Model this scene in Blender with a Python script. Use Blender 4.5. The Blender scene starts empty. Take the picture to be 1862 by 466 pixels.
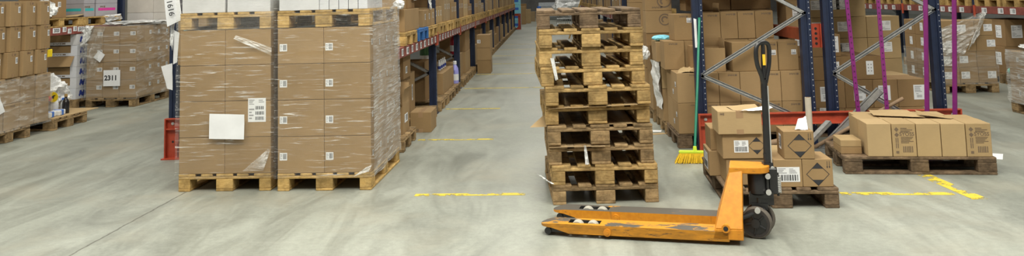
import bpy, bmesh, math, random
from mathutils import Vector, Matrix, noise, Euler
PI=math.pi
random.seed(7)
C=bpy.context.scene.collection
sc=bpy.context.scene

# ------------------------------------------------------------------ materials
class NT:
    def __init__(s,name):
        s.m=bpy.data.materials.new(name); s.m.use_nodes=True; s.t=s.m.node_tree; s.t.nodes.clear()
        s.out=s.n('ShaderNodeOutputMaterial')
    def n(s,t,**k):
        x=s.t.nodes.new(t)
        for a,b in k.items(): setattr(x,a,b)
        return x
    def l(s,a,b): s.t.links.new(a,b)
    def coord(s,scale=(1,1,1),rot=(0,0,0),kind='Object'):
        tc=s.n('ShaderNodeTexCoord'); mp=s.n('ShaderNodeMapping')
        mp.inputs['Scale'].default_value=scale; mp.inputs['Rotation'].default_value=rot
        s.l(tc.outputs[kind],mp.inputs['Vector']); return mp.outputs[0]
    def noise(s,vec,scale=5,detail=4,rough=.6,dist=0):
        x=s.n('ShaderNodeTexNoise'); x.inputs['Scale'].default_value=scale; x.inputs['Detail'].default_value=detail
        x.inputs['Roughness'].default_value=rough; x.inputs['Distortion'].default_value=dist
        s.l(vec,x.inputs['Vector']); return x.outputs[0]
    def ramp(s,fac,stops):
        x=s.n('ShaderNodeValToRGB'); e=x.color_ramp.elements
        while len(e)<len(stops): e.new(.5)
        for i,(p,c) in enumerate(stops):
            e[i].position=p; e[i].color=(c,c,c,1) if isinstance(c,(int,float)) else (*c,1)
        s.l(fac,x.inputs[0]); return x.outputs[0]
    def mix(s,fac,a,b,mode='MIX'):
        x=s.n('ShaderNodeMix',data_type='RGBA',blend_type=mode)
        for v,i in ((fac,0),(a,6),(b,7)):
            if hasattr(v,'links'): s.l(v,x.inputs[i])
            else: x.inputs[i].default_value=v if i==0 else (*v,1)
        return x.outputs[2]
    def math(s,op,a,b=0):
        x=s.n('ShaderNodeMath',operation=op)
        for v,i in ((a,0),(b,1)):
            if hasattr(v,'links'): s.l(v,x.inputs[i])
            else: x.inputs[i].default_value=v
        return x.outputs[0]
    def bsdf(s,col,rough=.7,metal=0,spec=.5,bump=None,bstr=.2,bdist=.002):
        b=s.n('ShaderNodeBsdfPrincipled')
        for v,k in ((col,'Base Color'),(rough,'Roughness'),(metal,'Metallic'),(spec,'Specular IOR Level')):
            if hasattr(v,'links'): s.l(v,b.inputs[k])
            else: b.inputs[k].default_value=(*v,1) if k=='Base Color' else v
        if bump is not None:
            bp=s.n('ShaderNodeBump'); bp.inputs['Strength'].default_value=bstr; bp.inputs['Distance'].default_value=bdist
            s.l(bump,bp.inputs['Height']); s.l(bp.outputs[0],b.inputs['Normal'])
        return b
    def done(s,b): s.l(b.outputs[0],s.out.inputs[0]); return s.m
    def rand(s): return s.n('ShaderNodeObjectInfo').outputs['Random']

M={}
def plain(name,col,rough=.6,metal=0,spec=.5,var=.12,scale=12,bump=.1):
    t=NT(name); v=t.coord(); nz=t.noise(v,scale,5)
    f=t.ramp(nz,[(.3,1-var),(.7,1+var)])
    t.m.diffuse_color=(*col,1)
    c=t.mix(1.0,col,f,'MULTIPLY')
    M[name]=t.done(t.bsdf(c,rough,metal,spec,nz,bump)); return M[name]
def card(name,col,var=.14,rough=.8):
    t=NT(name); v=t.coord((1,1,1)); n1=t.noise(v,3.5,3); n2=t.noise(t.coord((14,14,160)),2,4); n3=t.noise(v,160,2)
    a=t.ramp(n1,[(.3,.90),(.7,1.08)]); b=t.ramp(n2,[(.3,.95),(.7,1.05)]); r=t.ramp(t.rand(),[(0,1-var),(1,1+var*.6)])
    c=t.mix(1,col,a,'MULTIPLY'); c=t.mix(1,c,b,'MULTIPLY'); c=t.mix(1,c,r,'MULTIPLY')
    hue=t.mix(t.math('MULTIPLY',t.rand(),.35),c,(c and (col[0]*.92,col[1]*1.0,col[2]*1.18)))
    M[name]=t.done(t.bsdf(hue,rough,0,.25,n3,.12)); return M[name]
def wood(name,c0,c1,dirt=.4):
    t=NT(name); rnd=t.rand()
    tc=t.n('ShaderNodeTexCoord'); ad=t.n('ShaderNodeVectorMath',operation='ADD'); cm=t.n('ShaderNodeCombineXYZ')
    r10=t.math('MULTIPLY',rnd,37.0); t.l(r10,cm.inputs[0]); t.l(r10,cm.inputs[1]); t.l(r10,cm.inputs[2])
    t.l(tc.outputs['Object'],ad.inputs[0]); t.l(cm.outputs[0],ad.inputs[1])
    mp=t.n('ShaderNodeMapping'); mp.inputs['Scale'].default_value=(7,7,22); t.l(ad.outputs[0],mp.inputs[0])
    g=t.noise(mp.outputs[0],3,6,.65,.6); k=t.noise(ad.outputs[0],9,5,.7)
    c=t.mix(t.ramp(g,[(.32,0),(.68,1)]),c0,c1)
    d=t.ramp(k,[(.38,1-dirt),(.62,1.05)]); c=t.mix(1,c,d,'MULTIPLY')
    c=t.mix(1,c,t.ramp(rnd,[(0,.72),(1,1.18)]),'MULTIPLY')
    M[name]=t.done(t.bsdf(c,.82,0,.25,g,.35,.003)); return M[name]
def film(name,rot,base,k,sc=(2.2,2.2,34),lo=.50,hi=.66,tint=(.86,.86,.84),rough=.22):
    t=NT(name); v=t.coord(sc,rot); n=t.noise(v,1.3,5,.6,.5); big=t.noise(t.coord((1,1,1)),2.6,3)
    st=t.ramp(n,[(lo,0),(hi,1)]); m=t.ramp(big,[(.35,.15),(.65,1)])
    bn=t.ramp(t.noise(t.coord((.15,.15,5.5)),1.0,2),[(.42,0),(.50,1)]); base=t.math('ADD',base,t.math('MULTIPLY',bn,base*1.3))
    fac=t.math('ADD',base,t.math('MULTIPLY',t.math('MULTIPLY',st,m),k))  # whitish wrinkle streaks, with bright glints painted in as flecks
    bs=t.bsdf(tint,rough,0,.9,n,.9,.02)
    tr=t.n('ShaderNodeBsdfTransparent'); tr.inputs[0].default_value=(.97,.97,.96,1)
    mx=t.n('ShaderNodeMixShader'); t.l(fac,mx.inputs[0]); t.l(tr.outputs[0],mx.inputs[1]); t.l(bs.outputs[0],mx.inputs[2])
    t.l(mx.outputs[0],t.out.inputs[0]); M[name]=t.m; return t.m

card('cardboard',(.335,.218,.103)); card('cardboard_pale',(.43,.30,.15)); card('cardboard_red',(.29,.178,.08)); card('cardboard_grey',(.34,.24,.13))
card('cardboard_inside',(.22,.135,.07)); card('white_card',(.66,.66,.67),.05,.5); card('cream_card',(.60,.56,.50),.05)
card('grey_card',(.34,.32,.33),.08)
wood('wood_fresh',(.45,.28,.09),(.62,.42,.165),.4); wood('wood_mid',(.36,.225,.085),(.55,.38,.16),.5)
wood('wood_worn',(.28,.18,.085),(.44,.305,.155),.55); wood('wood_old',(.145,.095,.055),(.26,.18,.11),.55)
plain('tape',(.34,.215,.115),.35,0,.5,.06); plain('paper',(.80,.81,.83),.6,var=.03); plain('ink',(.03,.03,.035),.6,var=.05); plain('ink_soft',(.16,.11,.07),.7,var=.1)
plain('ink_grey',(.30,.30,.31),.6,var=.1)
plain('navy',(.010,.019,.052),.45,var=.2); plain('red_steel',(.44,.066,.03),.5,var=.22); plain('dull_red',(.215,.055,.042),.55,var=.3)
plain('orange_steel',(.36,.085,.04),.5,var=.2)
plain('galvanized',(.42,.43,.43),.42,.55,var=.2,scale=25); plain('hole',(.36,.38,.42),.5)
plain('black_steel',(.014,.014,.015),.35,0,.6,var=.25); plain('rubber',(.035,.03,.028),.7,var=.25); plain('chrome',(.55,.55,.53),.35,.35,var=.1)
plain('roller',(.45,.43,.37),.55,var=.12); plain('pale_tyre',(.115,.098,.08),.75,var=.3)
plain('purple',(.17,.012,.135),.4,var=.12); plain('hole_dark',(.05,.0,.04),.7)
plain('green_pole',(.01,.20,.12),.4,var=.1); plain('lime',(.62,.80,.05),.45,var=.06); plain('bristle',(.80,.52,.02),.8,var=.2,scale=60)
plain('blue_print',(.04,.07,.35),.5,var=.3,scale=30); plain('cyan_print',(.03,.40,.42),.5); plain('magenta_print',(.60,.03,.28),.5); plain('blue_pack',(.03,.16,.62),.4)
plain('sky_pack',(.25,.68,.85),.35,var=.25,scale=30); plain('lilac',(.33,.33,.75),.3); plain('red_pack',(.42,.01,.03),.4); plain('green_pack',(.06,.18,.07),.5); plain('teal_pack',(.02,.26,.35),.4)
plain('yellow_tag',(.85,.62,.01),.5,var=.05); plain('dark_bottle',(.02,.018,.02),.2); plain('white_plastic',(.75,.76,.77),.35); plain('grey_machine',(.28,.30,.32),.5,var=.2)
plain('blue_wood',(.02,.12,.36),.6,var=.25); plain('aqua_roll',(.15,.50,.42),.45); plain('dark_wall',(.16,.155,.15),.9,var=.2,scale=2); plain('pale_wall',(.42,.42,.40),.9,var=.1,scale=1)
plain('tube_card',(.50,.45,.37),.7,var=.08); plain('stick_wood',(.26,.17,.10),.7,var=.2); plain('grey_print',(.12,.12,.13),.6); plain('sticker_yellow',(.85,.55,.03),.5)
plain('red_print',(.55,.05,.03),.5); plain('pink_foil',(.36,.07,.06),.35,var=.4,scale=9)
film('film_front',(0,0.06,0),.025,.60,(3.4,3.4,60),.57,.68)
film('film_clear',(.3,0,0),.012,.08)
film('film_side',(.55,0,0),.11,.62,(3,3,48),.44,.66)
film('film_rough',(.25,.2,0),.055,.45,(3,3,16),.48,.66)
film('film_soft',(.1,.15,0),.045,.30,(2,2,22),.50,.68)
film('film_bundle',(.4,.3,.2),.42,.50,(9,9,9),.40,.62,(.82,.83,.83),.2)
film('film_glint',(.3,.1,.4),.12,.75,(5,2,20),.46,.64,(.88,.88,.86),.2)
film('film_tail',(.3,.1,.4),.25,.6,(6,2,24),.42,.62,(.88,.88,.86),.2)

def floor_mat():
    t=NT('concrete'); v=t.coord(); 
    n1=t.noise(v,.55,6,.62,.4); n2=t.noise(t.coord((1,.25,1),(0,0,.5)),2.2,7,.7,1.2); n3=t.noise(v,22,6,.7); n4=t.noise(t.coord((.5,2.2,1),(0,0,-.35)),1.4,8,.75,2)
    n5=t.noise(v,90,3,.6)
    c=t.mix(t.ramp(n1,[(.3,0),(.7,1)]),(.235,.248,.212),(.335,.35,.308))
    c=t.mix(1,c,t.ramp(n2,[(.36,.77),(.6,1.07)]),'MULTIPLY')
    c=t.mix(1,c,t.ramp(n3,[(.35,.90),(.65,1.07)]),'MULTIPLY'); c=t.mix(1,c,t.ramp(n5,[(.3,.93),(.7,1.05)]),'MULTIPLY')
    c=t.mix(t.ramp(n4,[(.60,0),(.74,.45)]),c,(.46,.47,.43))
    # warm dusty patches
    n6=t.noise(v,.9,4,.6,.3); c=t.mix(t.ramp(n6,[(.5,0),(.72,.5)]),c,(.35,.325,.255))
    # saw-cut joint along the row
    s=t.n('ShaderNodeSeparateXYZ'); t.l(v,s.inputs[0]); w=t.math('MULTIPLY',t.math('SUBTRACT',t.noise(v,7,3),.5),.035)
    d=t.math('ABSOLUTE',t.math('ADD',t.math('ADD',s.outputs[0],3.115),w))
    c=t.mix(t.ramp(t.math('MULTIPLY',d,20),[(.06,.75),(.22,0)]),c,(.09,.085,.07))
    ro=t.ramp(n2,[(.3,.34),(.7,.6)])
    return t.done(t.bsdf(c,ro,0,.4,n3,.10,.002))
M['concrete']=floor_mat()
def paint_mat(name='worn_yellow',lo=.44):
    t=NT(name); v=t.coord(); n=t.noise(v,5,7,.75); n2=t.noise(v,1.3,3); rnd=t.rand()
    a=t.ramp(t.math('ADD',t.math('MULTIPLY',n,.7),t.math('MULTIPLY',n2,.3)),[(lo,0),(lo+.03,1)])
    b=t.bsdf((.66,.52,.06),.6,0,.3); tr=t.n('ShaderNodeBsdfTransparent'); mx=t.n('ShaderNodeMixShader')
    t.l(a,mx.inputs[0]); t.l(tr.outputs[0],mx.inputs[1]); t.l(b.outputs[0],mx.inputs[2]); t.l(mx.outputs[0],t.out.inputs[0]); return t.m
M['worn_yellow']=paint_mat(); M['very_worn_yellow']=paint_mat('very_worn_yellow',.468)
def jack_mat():
    t=NT('jack_orange'); v=t.coord(); n=t.noise(t.coord((2,8,8)),3.2,8,.72,.5); n2=t.noise(v,30,4)
    c=t.mix(t.ramp(n2,[(.3,0),(.7,1)]),(.55,.20,.010),(.66,.27,.016))
    c=t.mix(t.ramp(n,[(.63,0),(.68,.8)]),c,(.055,.045,.035))
    n3=t.noise(t.coord((30,30,2.2)),2.0,5,.6); c=t.mix(t.ramp(n3,[(.66,0),(.70,.75)]),c,(.07,.05,.03))
    return t.done(t.bsdf(c,.42,0,.5,n,.15))
M['jack_orange']=jack_mat()
def grimy_mat():
    t=NT('grimy_orange'); n=t.noise(t.coord((2,8,10)),3.0,8,.72,.5); n2=t.noise(t.coord((1.5,3,6)),4,6,.7)
    c=t.mix(t.ramp(n2,[(.35,0),(.65,1)]),(.30,.135,.016),(.60,.25,.016))
    c=t.mix(t.ramp(n,[(.56,0),(.64,.85)]),c,(.06,.045,.03))
    return t.done(t.bsdf(c,.5,0,.4,n,.15))
M['grimy_orange']=grimy_mat()
def forktop_mat(name='fork_top',th=.50):
    t=NT(name); n=t.noise(t.coord((1.6,5,5)),2.2,8,.7,.6)
    c=t.mix(t.ramp(n,[(th,0),(th+.03,1)]),(.62,.28,.022),(.11,.10,.085))
    return t.done(t.bsdf(c,.5,.1,.5,n,.15))
M['fork_top']=forktop_mat(); M['fork_top_scuffed']=forktop_mat('fork_top_scuffed',.36)

# ------------------------------------------------------------------ mesh building
class MB:
    def __init__(s): s.v=[];s.f=[];s.m=[];s.cur=0
    def add(s,vs,fs,m=None):
        o=len(s.v); s.v+=[tuple(p) for p in vs]; s.f+=[tuple(i+o for i in f) for f in fs]; s.m+=[s.cur if m is None else m]*len(fs); return s
    def box(s,x0,x1,y0,y1,z0,z1,m=None,mx=None):
        vs=[Vector(p) for p in ((x0,y0,z0),(x1,y0,z0),(x1,y1,z0),(x0,y1,z0),(x0,y0,z1),(x1,y0,z1),(x1,y1,z1),(x0,y1,z1))]
        if mx: vs=[mx@p for p in vs]
        return s.add(vs,[(0,3,2,1),(4,5,6,7),(0,1,5,4),(1,2,6,5),(2,3,7,6),(3,0,4,7)],m)
    def hull8(s,b,t,m=None):
        return s.add(list(b)+list(t),[(0,3,2,1),(4,5,6,7),(0,1,5,4),(1,2,6,5),(2,3,7,6),(3,0,4,7)],m)
    def quad(s,x0,x1,z0,z1,y=0,m=None): return s.add([(x0,y,z0),(x1,y,z0),(x1,y,z1),(x0,y,z1)],[(0,1,2,3)],m)
    def cyl(s,p,q,r,r2=None,n=16,m=None):
        p=Vector(p);q=Vector(q);d=(q-p).normalized(); r2=r if r2 is None else r2
        a=d.orthogonal().normalized(); b=d.cross(a); vs=[]
        for P,R in ((p,r),(q,r2)):
            for i in range(n): vs.append(P+(a*math.cos(2*PI*i/n)+b*math.sin(2*PI*i/n))*R)
        return s.add(vs,[(i,(i+1)%n,n+(i+1)%n,n+i) for i in range(n)]+[tuple(range(n-1,-1,-1)),tuple(range(n,2*n))],m)
    def tube(s,pts,r,n=10,m=None,closed=False):
        pts=[Vector(p) for p in pts]; k=len(pts); vs=[]; prev=None
        for i,p in enumerate(pts):
            if closed: d=(pts[(i+1)%k]-pts[i-1]).normalized()
            else: d=(pts[min(i+1,k-1)]-pts[max(i-1,0)]).normalized()
            if prev is None: a=d.orthogonal().normalized()
            else: a=(prev-d*prev.dot(d)).normalized()
            prev=a; b=d.cross(a); rr=r[i] if isinstance(r,(list,tuple)) else r
            for j in range(n): vs.append(p+(a*math.cos(2*PI*j/n)+b*math.sin(2*PI*j/n))*rr)
        fs=[]
        for i in range(k if closed else k-1):
            for j in range(n):
                i2=(i+1)%k; fs.append((i*n+j,i*n+(j+1)%n,i2*n+(j+1)%n,i2*n+j))
        if not closed: fs+=[tuple(range(n-1,-1,-1)),tuple(range((k-1)*n,k*n))]
        return s.add(vs,fs,m)
    def lathe(s,prof,n=20,m=None,c=(0,0,0)):
        vs=[];k=len(prof)
        for r,z in prof:
            for i in range(n): vs.append((c[0]+r*math.cos(2*PI*i/n),c[1]+r*math.sin(2*PI*i/n),c[2]+z))
        fs=[(i*n+j,i*n+(j+1)%n,(i+1)*n+(j+1)%n,(i+1)*n+j) for i in range(k-1) for j in range(n)]
        fs+=[tuple(range(n-1,-1,-1)),tuple(range((k-1)*n,k*n))]
        return s.add(vs,fs,m)
    def prism(s,poly,axis,a,b,m=None):
        def P(u,w,t): return {'x':(t,u,w),'y':(u,t,w),'z':(u,w,t)}[axis]
        n=len(poly); vs=[P(u,w,a) for u,w in poly]+[P(u,w,b) for u,w in poly]
        return s.add(vs,[tuple(range(n)),tuple(range(2*n-1,n-1,-1))]+[(i,n+i,n+(i+1)%n,(i+1)%n) for i in range(n)],m)
    def mesh(s,name,mats,bevel=0,smooth=False,seg=1):
        me=bpy.data.meshes.new(name); me.from_pydata(s.v,[],s.f)
        for m in (mats if isinstance(mats,(list,tuple)) else [mats]): me.materials.append(M[m])
        for p,i in zip(me.polygons,s.m): p.material_index=i
        bm=bmesh.new(); bm.from_mesh(me); bmesh.ops.recalc_face_normals(bm,faces=[f for f in bm.faces if len(f.verts)!=0 and any(len(e.link_faces)>1 for e in f.edges)])
        if bevel: bmesh.ops.bevel(bm,geom=list(bm.edges),offset=bevel,segments=seg,affect='EDGES',profile=.5,clamp_overlap=True)
        bm.to_mesh(me); bm.free()
        if smooth:
            me.polygons.foreach_set('use_smooth',[True]*len(me.polygons)); me.set_sharp_from_angle(angle=math.radians(40))
        return me
    def obj(s,name,mats,parent=None,**k):
        return link(name,s.mesh(name,mats,**k),parent)

def link(name,data,parent=None,loc=(0,0,0),rot=(0,0,0)):
    o=bpy.data.objects.new(name,data); C.objects.link(o); o.parent=parent; o.location=loc; o.rotation_euler=rot; return o
def tag(o,label,cat,group=None):
    o['label']=label; o['category']=cat
    if group: o['group']=group
    return o
def thing(name,label,cat,loc=(0,0,0),rz=0,group=None):
    return tag(link(name,None,None,loc,(0,0,rz)),label,cat,group)
def struct(o): o['kind']='structure'; return o
ORD=['first','second','third','fourth','fifth','sixth','seventh','eighth','ninth','tenth','eleventh','twelfth']
CACHE={}
def cached(key,fn):
    if key not in CACHE: CACHE[key]=fn()
    return CACHE[key]
def text_mesh(s,size,mat,bold=.0,shear=0):
    def mk():
        cu=bpy.data.curves.new('lettering','FONT'); cu.body=s; cu.size=size; cu.offset=bold; cu.shear=shear; cu.align_x='CENTER'; cu.align_y='CENTER'; cu.resolution_u=3
        o=bpy.data.objects.new('lettering_source',cu); C.objects.link(o)
        me=bpy.data.meshes.new_from_object(o.evaluated_get(bpy.context.evaluated_depsgraph_get()))
        bpy.data.objects.remove(o); bpy.data.curves.remove(cu)
        me.transform(Matrix.Rotation(PI/2,4,'X')); me.materials.clear(); me.materials.append(M[mat]); return me
    return cached(('txt',s,size,mat,bold),mk)

# ------------------------------------------------------------------ printed things on cartons (built facing -Y, centred)
def decal_mesh(kind,w,h):
    def mk():
        b=MB(); x0,x1,z0,z1=-w/2,w/2,-h/2,h/2; r=random.Random(sum(map(ord,kind))+int(w*1000)+int(h*1000))
        e=-.0006
        def bars(ax,bx,az,bz,n):
            x=ax
            while x<bx:
                d=(bx-ax)/n*r.choice((.5,.9,1.4)); b.quad(x,min(x+d*.75,bx),az,bz,e,1); x+=d*1.35
        def lines(ax,bx,az,bz,n,m=2):
            for i in range(n):
                z=az+(bz-az)*(i+.2)/n; b.quad(ax,ax+(bx-ax)*r.uniform(.45,1),z,z+(bz-az)/n*.45,e,m)
        if kind=='barcode':
            b.quad(x0,x1,z0,z1); bars(x0+w*.07,x1-w*.08,z0+h*.08,z0+h*.48,16); lines(x0+w*.07,x0+w*.45,z0+h*.56,z1-h*.06,4); lines(x0+w*.55,x1-w*.08,z0+h*.56,z1-h*.08,4)
            return b.mesh('shipping_label',['paper','ink','ink_grey'])
        if kind=='tag':
            b.quad(x0,x1,z0,z1); bars(x0+w*.45,x1-w*.1,z0+h*.15,z1-h*.12,7); lines(x0+w*.08,x0+w*.38,z0+h*.15,z1-h*.12,4)
            return b.mesh('shipping_label',['paper','ink','ink_grey'])
        if kind=='form':
            b.quad(x0,x1,z0,z1); bars(x0+w*.55,x1-w*.1,z0+h*.62,z0+h*.70,10); bars(x0+w*.45,x1-w*.1,z0+h*.12,z0+h*.2,10)
            lines(x0+w*.08,x0+w*.48,z0+h*.55,z1-h*.08,5); lines(x0+w*.08,x0+w*.6,z0+h*.1,z0+h*.45,4); lines(x0+w*.6,x1-w*.08,z0+h*.78,z1-h*.08,2)
            return b.mesh('shipping_label',['paper','ink_grey','ink_grey'])
        if kind=='tall':
            b.quad(x0,x1,z0,z1); lines(x0+w*.1,x1-w*.1,z0+h*.5,z1-h*.06,5); bars(x0+w*.25,x1-w*.3,z0+h*.14,z0+h*.32,9); lines(x0+w*.2,x1-w*.4,z0+h*.36,z0+h*.44,1)
            return b.mesh('shipping_label',['paper','ink_grey','ink_grey'])
        if kind=='symbols':
            b.quad(x0,x1,z0,z1)
            for i,zz in enumerate((.74,.5,.27)):
                for k in (-1,1): b.add([(k*w*.2+ (w*.1)*math.cos(a*PI/4),e,z0+h*zz+h*.05*math.sin(a*PI/4)) for a in range(8)],[tuple(range(8))],1)
            return b.mesh('shipping_label',['paper','ink_grey','ink_grey'])
        if kind=='triple':
            b.quad(x0,x1,z0,z1); lines(x0+w*.06,x0+w*.5,z0+h*.72,z1-h*.05,4); lines(x0+w*.6,x1-w*.06,z0+h*.8,z1-h*.05,2)
            for q in (.08,.3,.52): bars(x0+w*.42,x1-w*.1,z0+h*q,z0+h*(q+.14),11)
            lines(x0+w*.06,x0+w*.36,z0+h*.1,z0+h*.6,4); return b.mesh('shipping_label',['paper','ink','ink_grey'])
        if kind=='print':
            x=x0
            for q in range(7):
                d=w*.075; b.quad(x,x+d,z0+(h*.3 if q%3 else 0),z1-(h*.25 if q%2 else 0),0); x+=d*1.3
            b.quad(x0+w*.74,x1,z0,z1,0); return b.mesh('printed_mark',['ink_soft'])
        if kind=='arrows':
            for k in (-1,1):
                c=k*w*.27; b.quad(c-w*.05,c+w*.05,z0+h*.2,z1,0); b.add([(c-w*.2,0,z0+h*.25),(c+w*.2,0,z0+h*.25),(c,0,z0)],[(0,2,1)])
            return b.mesh('printed_arrows',['ink'])
        if kind=='diamond':
            a=w/2; t=w*.016
            for p,q in (((-a,0),(0,a)),((0,a),(a,0)),((a,0),(0,-a)),((0,-a),(-a,0))):
                P=Vector((p[0],0,p[1]));Q=Vector((q[0],0,q[1])); b.add([P,Q,Q*(1-2*t/a),P*(1-2*t/a)],[(0,1,2,3)])
            k=a*.52
            b.add([(-k*.95,0,a-k),(k*.95,0,a-k),(0,0,a)],[(0,1,2)]); b.add([(-k*.95,0,-a+k),(k*.95,0,-a+k),(0,0,-a)],[(0,2,1)])
            return b.mesh('hazard_mark',['ink'])
        if kind=='ring':
            n=28
            for R0,R1,a0,a1 in ((.5,.40,0,2*PI),(.30,.16,.4,4.2)):
                vs=[];m=n
                for i in range(m+1):
                    a=a0+(a1-a0)*i/m; vs+=[(w*R0*math.cos(a),0,h*R0*math.sin(a)),(w*R1*math.cos(a),0,h*R1*math.sin(a))]
                b.add(vs,[(2*i,2*i+1,2*i+3,2*i+2) for i in range(m)])
            return b.mesh('printed_ring',['ink_soft'])
        if kind=='hair':   # panel print: column of warning signs, text block, barcode
            for i in range(4):
                zz=z1-h*(.10+.2*i); s_=w*.11; cx_=x0+w*.15
                if i==0 or i==1: b.add([(cx_-s_,0,zz),(cx_,0,zz-s_*1.1),(cx_+s_,0,zz),(cx_,0,zz+s_*1.1)],[(0,1,2,3)])
                else:
                    b.quad(cx_-s_*.6,cx_-s_*.2,zz-s_*1.2,zz+s_,0); b.quad(cx_+s_*.2,cx_+s_*.6,zz-s_*1.2,zz+s_,0)
            lines(x0+w*.34,x1-w*.03,z1-h*.2,z1-h*.02,3,0); lines(x0+w*.34,x1-w*.03,z1-h*.62,z1-h*.36,5,0)
            e=0; x=x0+w*.42
            while x<x1-w*.1:
                d=w*.03*r.choice((.6,1,1.7)); b.quad(x,x+d,z0+h*.04,z0+h*.27,0); x+=d*1.7
            b.quad(x0+w*.08,x0+w*.22,z0,z0+h*.09,0)
            return b.mesh('printed_panel',['ink_soft'])
        if kind=='sheet':
            b.quad(x0,x1,z0,z1); return b.mesh('paper_sheet',['paper'])
        if kind=='swatch_blue':
            b.quad(x0,x1,z0,z1)
            for cx_,cz_,rr in ((.22,.12,.34),(.40,-.12,.30),(.58,.15,.28),(.72,-.08,.33),(.12,-.2,.22),(.5,-.25,.2)):
                b.add([(x0+w*cx_+h*rr*math.cos(a*PI/6),e*(1+cx_),h*cz_+h*rr*math.sin(a*PI/6)) for a in range(12)],[tuple(range(12))],1)
            b.quad(x0+w*.84,x1-w*.04,z0+h*.2,z0+h*.75,e,1)
            return b.mesh('printed_picture',['white_card','blue_print'])
        if kind.startswith('band_'):
            b.quad(x0,x1,z0,z1); return b.mesh('printed_band',[kind[5:]])
    return cached(('dec',kind,round(w,3),round(h,3)),mk)
DN={'barcode':'shipping_label','tag':'shipping_label','form':'shipping_label','tall':'shipping_label','symbols':'shipping_label','triple':'shipping_label','print':'printed_mark','arrows':'printed_arrows','diamond':'hazard_mark','ring':'printed_ring','hair':'printed_panel','sheet':'paper_sheet','swatch_blue':'printed_picture'}
def decal(o,dims,kind,face,u,v,w,h,tilt=0):
    W,D,H=dims; e=.0012
    fx={'f':((u-.5)*W,-D/2-e),'r':(W/2+e,(u-.5)*D),'l':(-W/2-e,(.5-u)*D)}[face]
    rz={'f':0,'r':PI/2,'l':-PI/2}[face]
    if kind.startswith('text:'):
        c=link('lettering',text_mesh(kind[5:],h,'ink_soft',h*.02),o,(fx[0],fx[1],v*H),(0,tilt,rz)); return c
    c=link(DN.get(kind,'printed_band'),decal_mesh(kind,w,h),o,(fx[0],fx[1],v*H),(0,tilt,rz))
    return c

# ------------------------------------------------------------------ cartons
def carton_mesh(w,d,h,mat):
    return cached(('carton',round(w,3),round(d,3),round(h,3),mat),lambda:MB().box(-w/2,w/2,-d/2,d/2,0,h).mesh('cardboard_box',mat,bevel=min(.004,h*.1),seg=2))
def tape_mesh(w,d,h,ax):
    def mk():
        b=MB(); t=.0007; s=.026; dp=min(.06,h*.3)
        if ax=='y':
            b.box(-s,s,-d/2-t,d/2+t,h,h+t); b.box(-s,s,-d/2-t,-d/2,h-dp,h); b.box(-s,s,d/2,d/2+t,h-dp,h); b.box(-s,s,-d/2-t,-d/2,0,dp*.7)
        else:
            b.box(-w/2-t,w/2+t,-s,s,h,h+t); b.box(-w/2-t,-w/2,-s,s,h-dp,h); b.box(w/2,w/2+t,-s,s,h-dp,h); b.box(w/2,w/2+t,-s,s,0,dp*.7)
        return b.mesh('tape','tape')
    return cached(('tape',round(w,3),round(d,3),round(h,3),ax),mk)
NB=[0]
def bx(x0,x1,y0,y1,z0,z1,label,group=None,dec=(),mat='cardboard',tape=None,fr=None,rz=0,name='cardboard_box',cat='box'):
    w,d,h=x1-x0,y1-y0,z1-z0
    p=Vector(((x0+x1)/2,(y0+y1)/2,z0)); r=rz
    if fr: p=fr[0]+Matrix.Rotation(fr[1],3,'Z')@p; r+=fr[1]
    o=link(name,carton_mesh(w,d,h,mat),None,p,(0,0,r)); tag(o,label,cat,group)
    if tape: link('tape',tape_mesh(w,d,h,tape),o)
    for q in dec: decal(o,(w,d,h),*q)
    NB[0]+=1
    return o
def open_carton(x0,x1,y0,y1,z0,z1,label,group=None,flaps=((0,-.3),(1,.9),(2,.6),(3,1.2)),dec=(),mat='cardboard',rz=0,fill=None):
    w,d,h=x1-x0,y1-y0,z1-z0; t=.004
    b=MB(); b.box(-w/2,w/2,-d/2,d/2,0,t); b.box(-w/2,w/2,-d/2,-d/2+t,t,h); b.box(-w/2,w/2,d/2-t,d/2,t,h); b.box(-w/2,-w/2+t,-d/2+t,d/2-t,t,h); b.box(w/2-t,w/2,-d/2+t,d/2-t,t,h)
    o=link('open_cardboard_box',b.mesh('open_cardboard_box',mat),None,((x0+x1)/2,(y0+y1)/2,z0),(0,0,rz)); tag(o,label,'box',group)
    # flap: hinge side 0 front 1 right 2 back 3 left ; angle 0 = closed, PI/2 upright, >PI/2 outward
    for side,ang in flaps:
        L=w if side in(0,2) else d; half=(d if side in (0,2) else w)*.48; fb=MB()
        n=6; vs=[]
        for i in range(n+1):
            s=i/n; bend=ang+.25*s
            vs.append((s*half*math.cos(bend),s*half*math.sin(bend)))
        f=[]; V=[]
        for yy in (-L/2+.004,L/2-.004):
            for u,z in vs: V.append((u,yy,z))
        k=n+1
        for i in range(n): f.append((i,i+1,k+i+1,k+i))
        # thickness
        V2=[(u+.002,y,z+.003) for u,y,z in V]; o2=len(V)
        f+= [tuple(j+o2 for j in reversed(q)) for q in f]
        for i in range(n):
            f.append((i,o2+i,o2+i+1,i+1)); f.append((k+i,k+i+1,o2+k+i+1,o2+k+i))
        f.append((0,k,o2+k,o2)); f.append((n,o2+n,o2+k+n,k+n))
        fb.add(V,[]) ; fb.v=V+V2; fb.f=f; fb.m=[0]*len(f)
        pos={0:(0,-d/2,h,PI/2),1:(w/2,0,h,PI),2:(0,d/2,h,-PI/2),3:(-w/2,0,h,0)}[side]
        link('flap',fb.mesh('flap',mat),o,pos[:3],(0,0,pos[3]))
    for q in dec: decal(o,(w,d,h),*q)
    return o

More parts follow.
